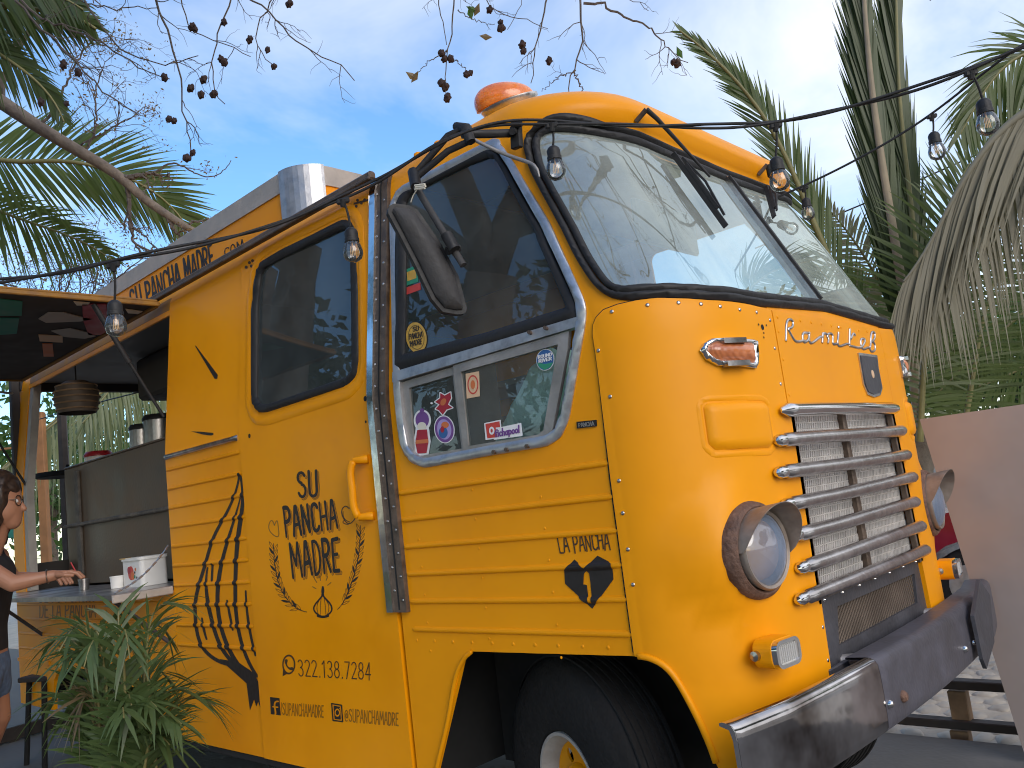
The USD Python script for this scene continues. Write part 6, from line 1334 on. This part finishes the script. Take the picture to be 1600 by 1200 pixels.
bones = [[(J(0, 0, Hz+.045), .088), (J(.012, 0, Hz-.03), .082)], [(J(.03, 0, Hz-.04), .065), (J(.045, 0, Hz-.085), .042)], [(J(-.01, 0, Hz-.05), .06), (neck, .052)], [(J(.078, 0, Hz-.01), .020), (J(.098, 0, Hz-.035), .014)], [(J(.078, 0, Hz-.058), .013), (J(.068, 0, Hz-.085), .016)],
    [(neck, .052), (chest+UP*.10, .06)], [(shn, .050), (shf, .050)], [(chest+lt*.07, .095), (chest-lt*.07, .095), (waist+lt*.05, .085), (waist-lt*.05, .085)], [(waist+lt*.05, .085), (waist-lt*.05, .085), (hip+lt*.08, .105), (hip-lt*.08, .105)],
    [(shn, .046), (eln, .036)], [(eln, .036), (wrn, .024)], [(shf, .046), (elf, .036)], [(elf, .036), (wrf, .024)]]
for sg in (1, -1):
    hj = hip+lt*.085*sg; kn = J(-.08, .10*sg, .47); an = J(-.16, .10*sg, .07); bones += [[(hj, .095), (kn, .058)], [(kn, .056), (an+UP*.16-fw*.02, .050)], [(an+UP*.16-fw*.02, .050), (an, .036)], [(an, .036), (an+fw*.14-UP*.03, .028)]]
def hand(w, d, up_, side):
    d = unit(d); s = unit(np.cross(up_, d))*side; u = np.cross(d, s)*side; out = []
    pal = w+d*.05; out.append([(w, .022), (pal+s*.026, .012), (pal-s*.026, .012)])
    for k, (off, ln) in enumerate(((.030, .062), (.010, .072), (-.010, .067), (-.030, .052))):
        b = pal+d*.02+s*off; m1 = b+d*ln*.45-UP*.012; m2 = m1+d*ln*.25-UP*.022; out += [[(pal+s*off*.8, .011), (b, .0095)], [(b, .0092), (m1, .0085)], [(m1, .0085), (m2, .0078)]]
    t0 = w+d*.02+s*.028; t1 = t0+d*.032+s*.026-UP*.008; t2 = t1+d*.028-s*.004-UP*.008; out += [[(t0, .012), (t1, .010)], [(t1, .010), (t2, .0085)]]
    return out
bones += hand(wrn, wrn-eln, UP, -1)+hand(wrf, wrf-elf, UP, 1)
bm_ = skin(bones, .011, 8)
BODY = obj('body', bm_, 'skin_tone', wm, smooth=True)
top = skin([[(chest+lt*.075+UP*.02, .102), (chest-lt*.075+UP*.02, .102), (waist+lt*.05, .093), (waist-lt*.05, .093)], [(waist+lt*.05, .093), (waist-lt*.05, .093), (hip+lt*.075+UP*.07, .105), (hip-lt*.075+UP*.07, .105)], [(shn+lt*.05+UP*.012, .046), (chest-lt*.05, .095)], [(shf-lt*.05+UP*.012, .046), (chest+lt*.05, .095)]], .015, 5)
obj('tank_top', top, 'black_cloth', wm, smooth=True)
sh_ = []
for sg in (1, -1): hj = hip+lt*.085*sg; kn = J(-.08, .10*sg, .47); sh_ += [[(hip, .115), (hj, .108), (hj+(kn-hj)*.38, .094)]]
obj('shorts', skin(sh_+[[(hip+lt*.075+UP*.06, .105), (hip-lt*.075+UP*.06, .105), (hip+lt*.08, .112), (hip-lt*.08, .112)]], .015, 4), 'denim', wm, smooth=True)
hr = skin([[(J(-.015, 0, Hz+.06), .104), (J(-.045, 0, Hz-.02), .098)], [(J(-.06, 0, Hz-.02), .09), (J(-.085, 0, Hz-.17), .075)], [(J(-.085, 0, Hz-.17), .075), (J(-.12, 0, Hz-.33), .055)], [(J(.02, -.06, Hz+.05), .045), (J(-.01, -.078, Hz-.06), .035), (J(-.03, -.075, Hz-.17), .03)], [(J(.02, .06, Hz+.05), .045), (J(-.01, .078, Hz-.06), .035), (J(-.03, .075, Hz-.17), .03)]], .012, 4)
hv = np.asarray(hr.vertices); hv = hv+np.asarray(hr.vertex_normals)*(.004*np.sin(hv[:, :1]*180+hv[:, 1:2]*150+hv[:, 2:3]*12)); obj('hair', (hv, np.asarray(hr.faces)), 'hair', wm, smooth=True)
gls = []
for sg in (1, -1):
    c = J(.088, .034*sg, Hz+.004); gls.append(place(lathe(arc(.024, 0, .0022, .0022, 0, 360, 7), 22), frame(c, unit(fw+lt*.25*sg), UP))); gls.append(tube([J(.080, .058*sg, Hz+.008), J(-.01, .088*sg, Hz+.012)], .002, 5))
gls.append(tube([J(.094, .011, Hz+.008), J(.094, -.011, Hz+.008)], .0018, 5))
GS = obj('glasses', cat(*gls), 'lens_dark', wm)
for sg in (1, -1):
    e = J(.074, .033*sg, Hz+.002); obj('eye', (trimesh.creation.icosphere(2, .0125).vertices+e, trimesh.creation.icosphere(2, .0125).faces), 'white_plastic', BODY, smooth=True)
    obj('ear', (trimesh.creation.icosphere(2, 1.).vertices*[.022, .012, .032]+J(-.005, .086*sg, Hz-.01), trimesh.creation.icosphere(2, 1.).faces), 'skin_tone', BODY, smooth=True)
obj('bracelet', place(lathe(arc(.029, 0, .003, .003, 0, 360, 7), 24), frame(wrn-unit(wrn-eln)*.025, wrn-eln)), 'worn_chrome', wm, smooth=True)
pn = wrn+unit(wrn-eln)*.10; obj('pen', tube([pn-UP*.03, pn+UP*.04-fw*.03], .003, 6), 'red_plastic', '/World', label='red pen in the woman\'s hand', cat='pen')
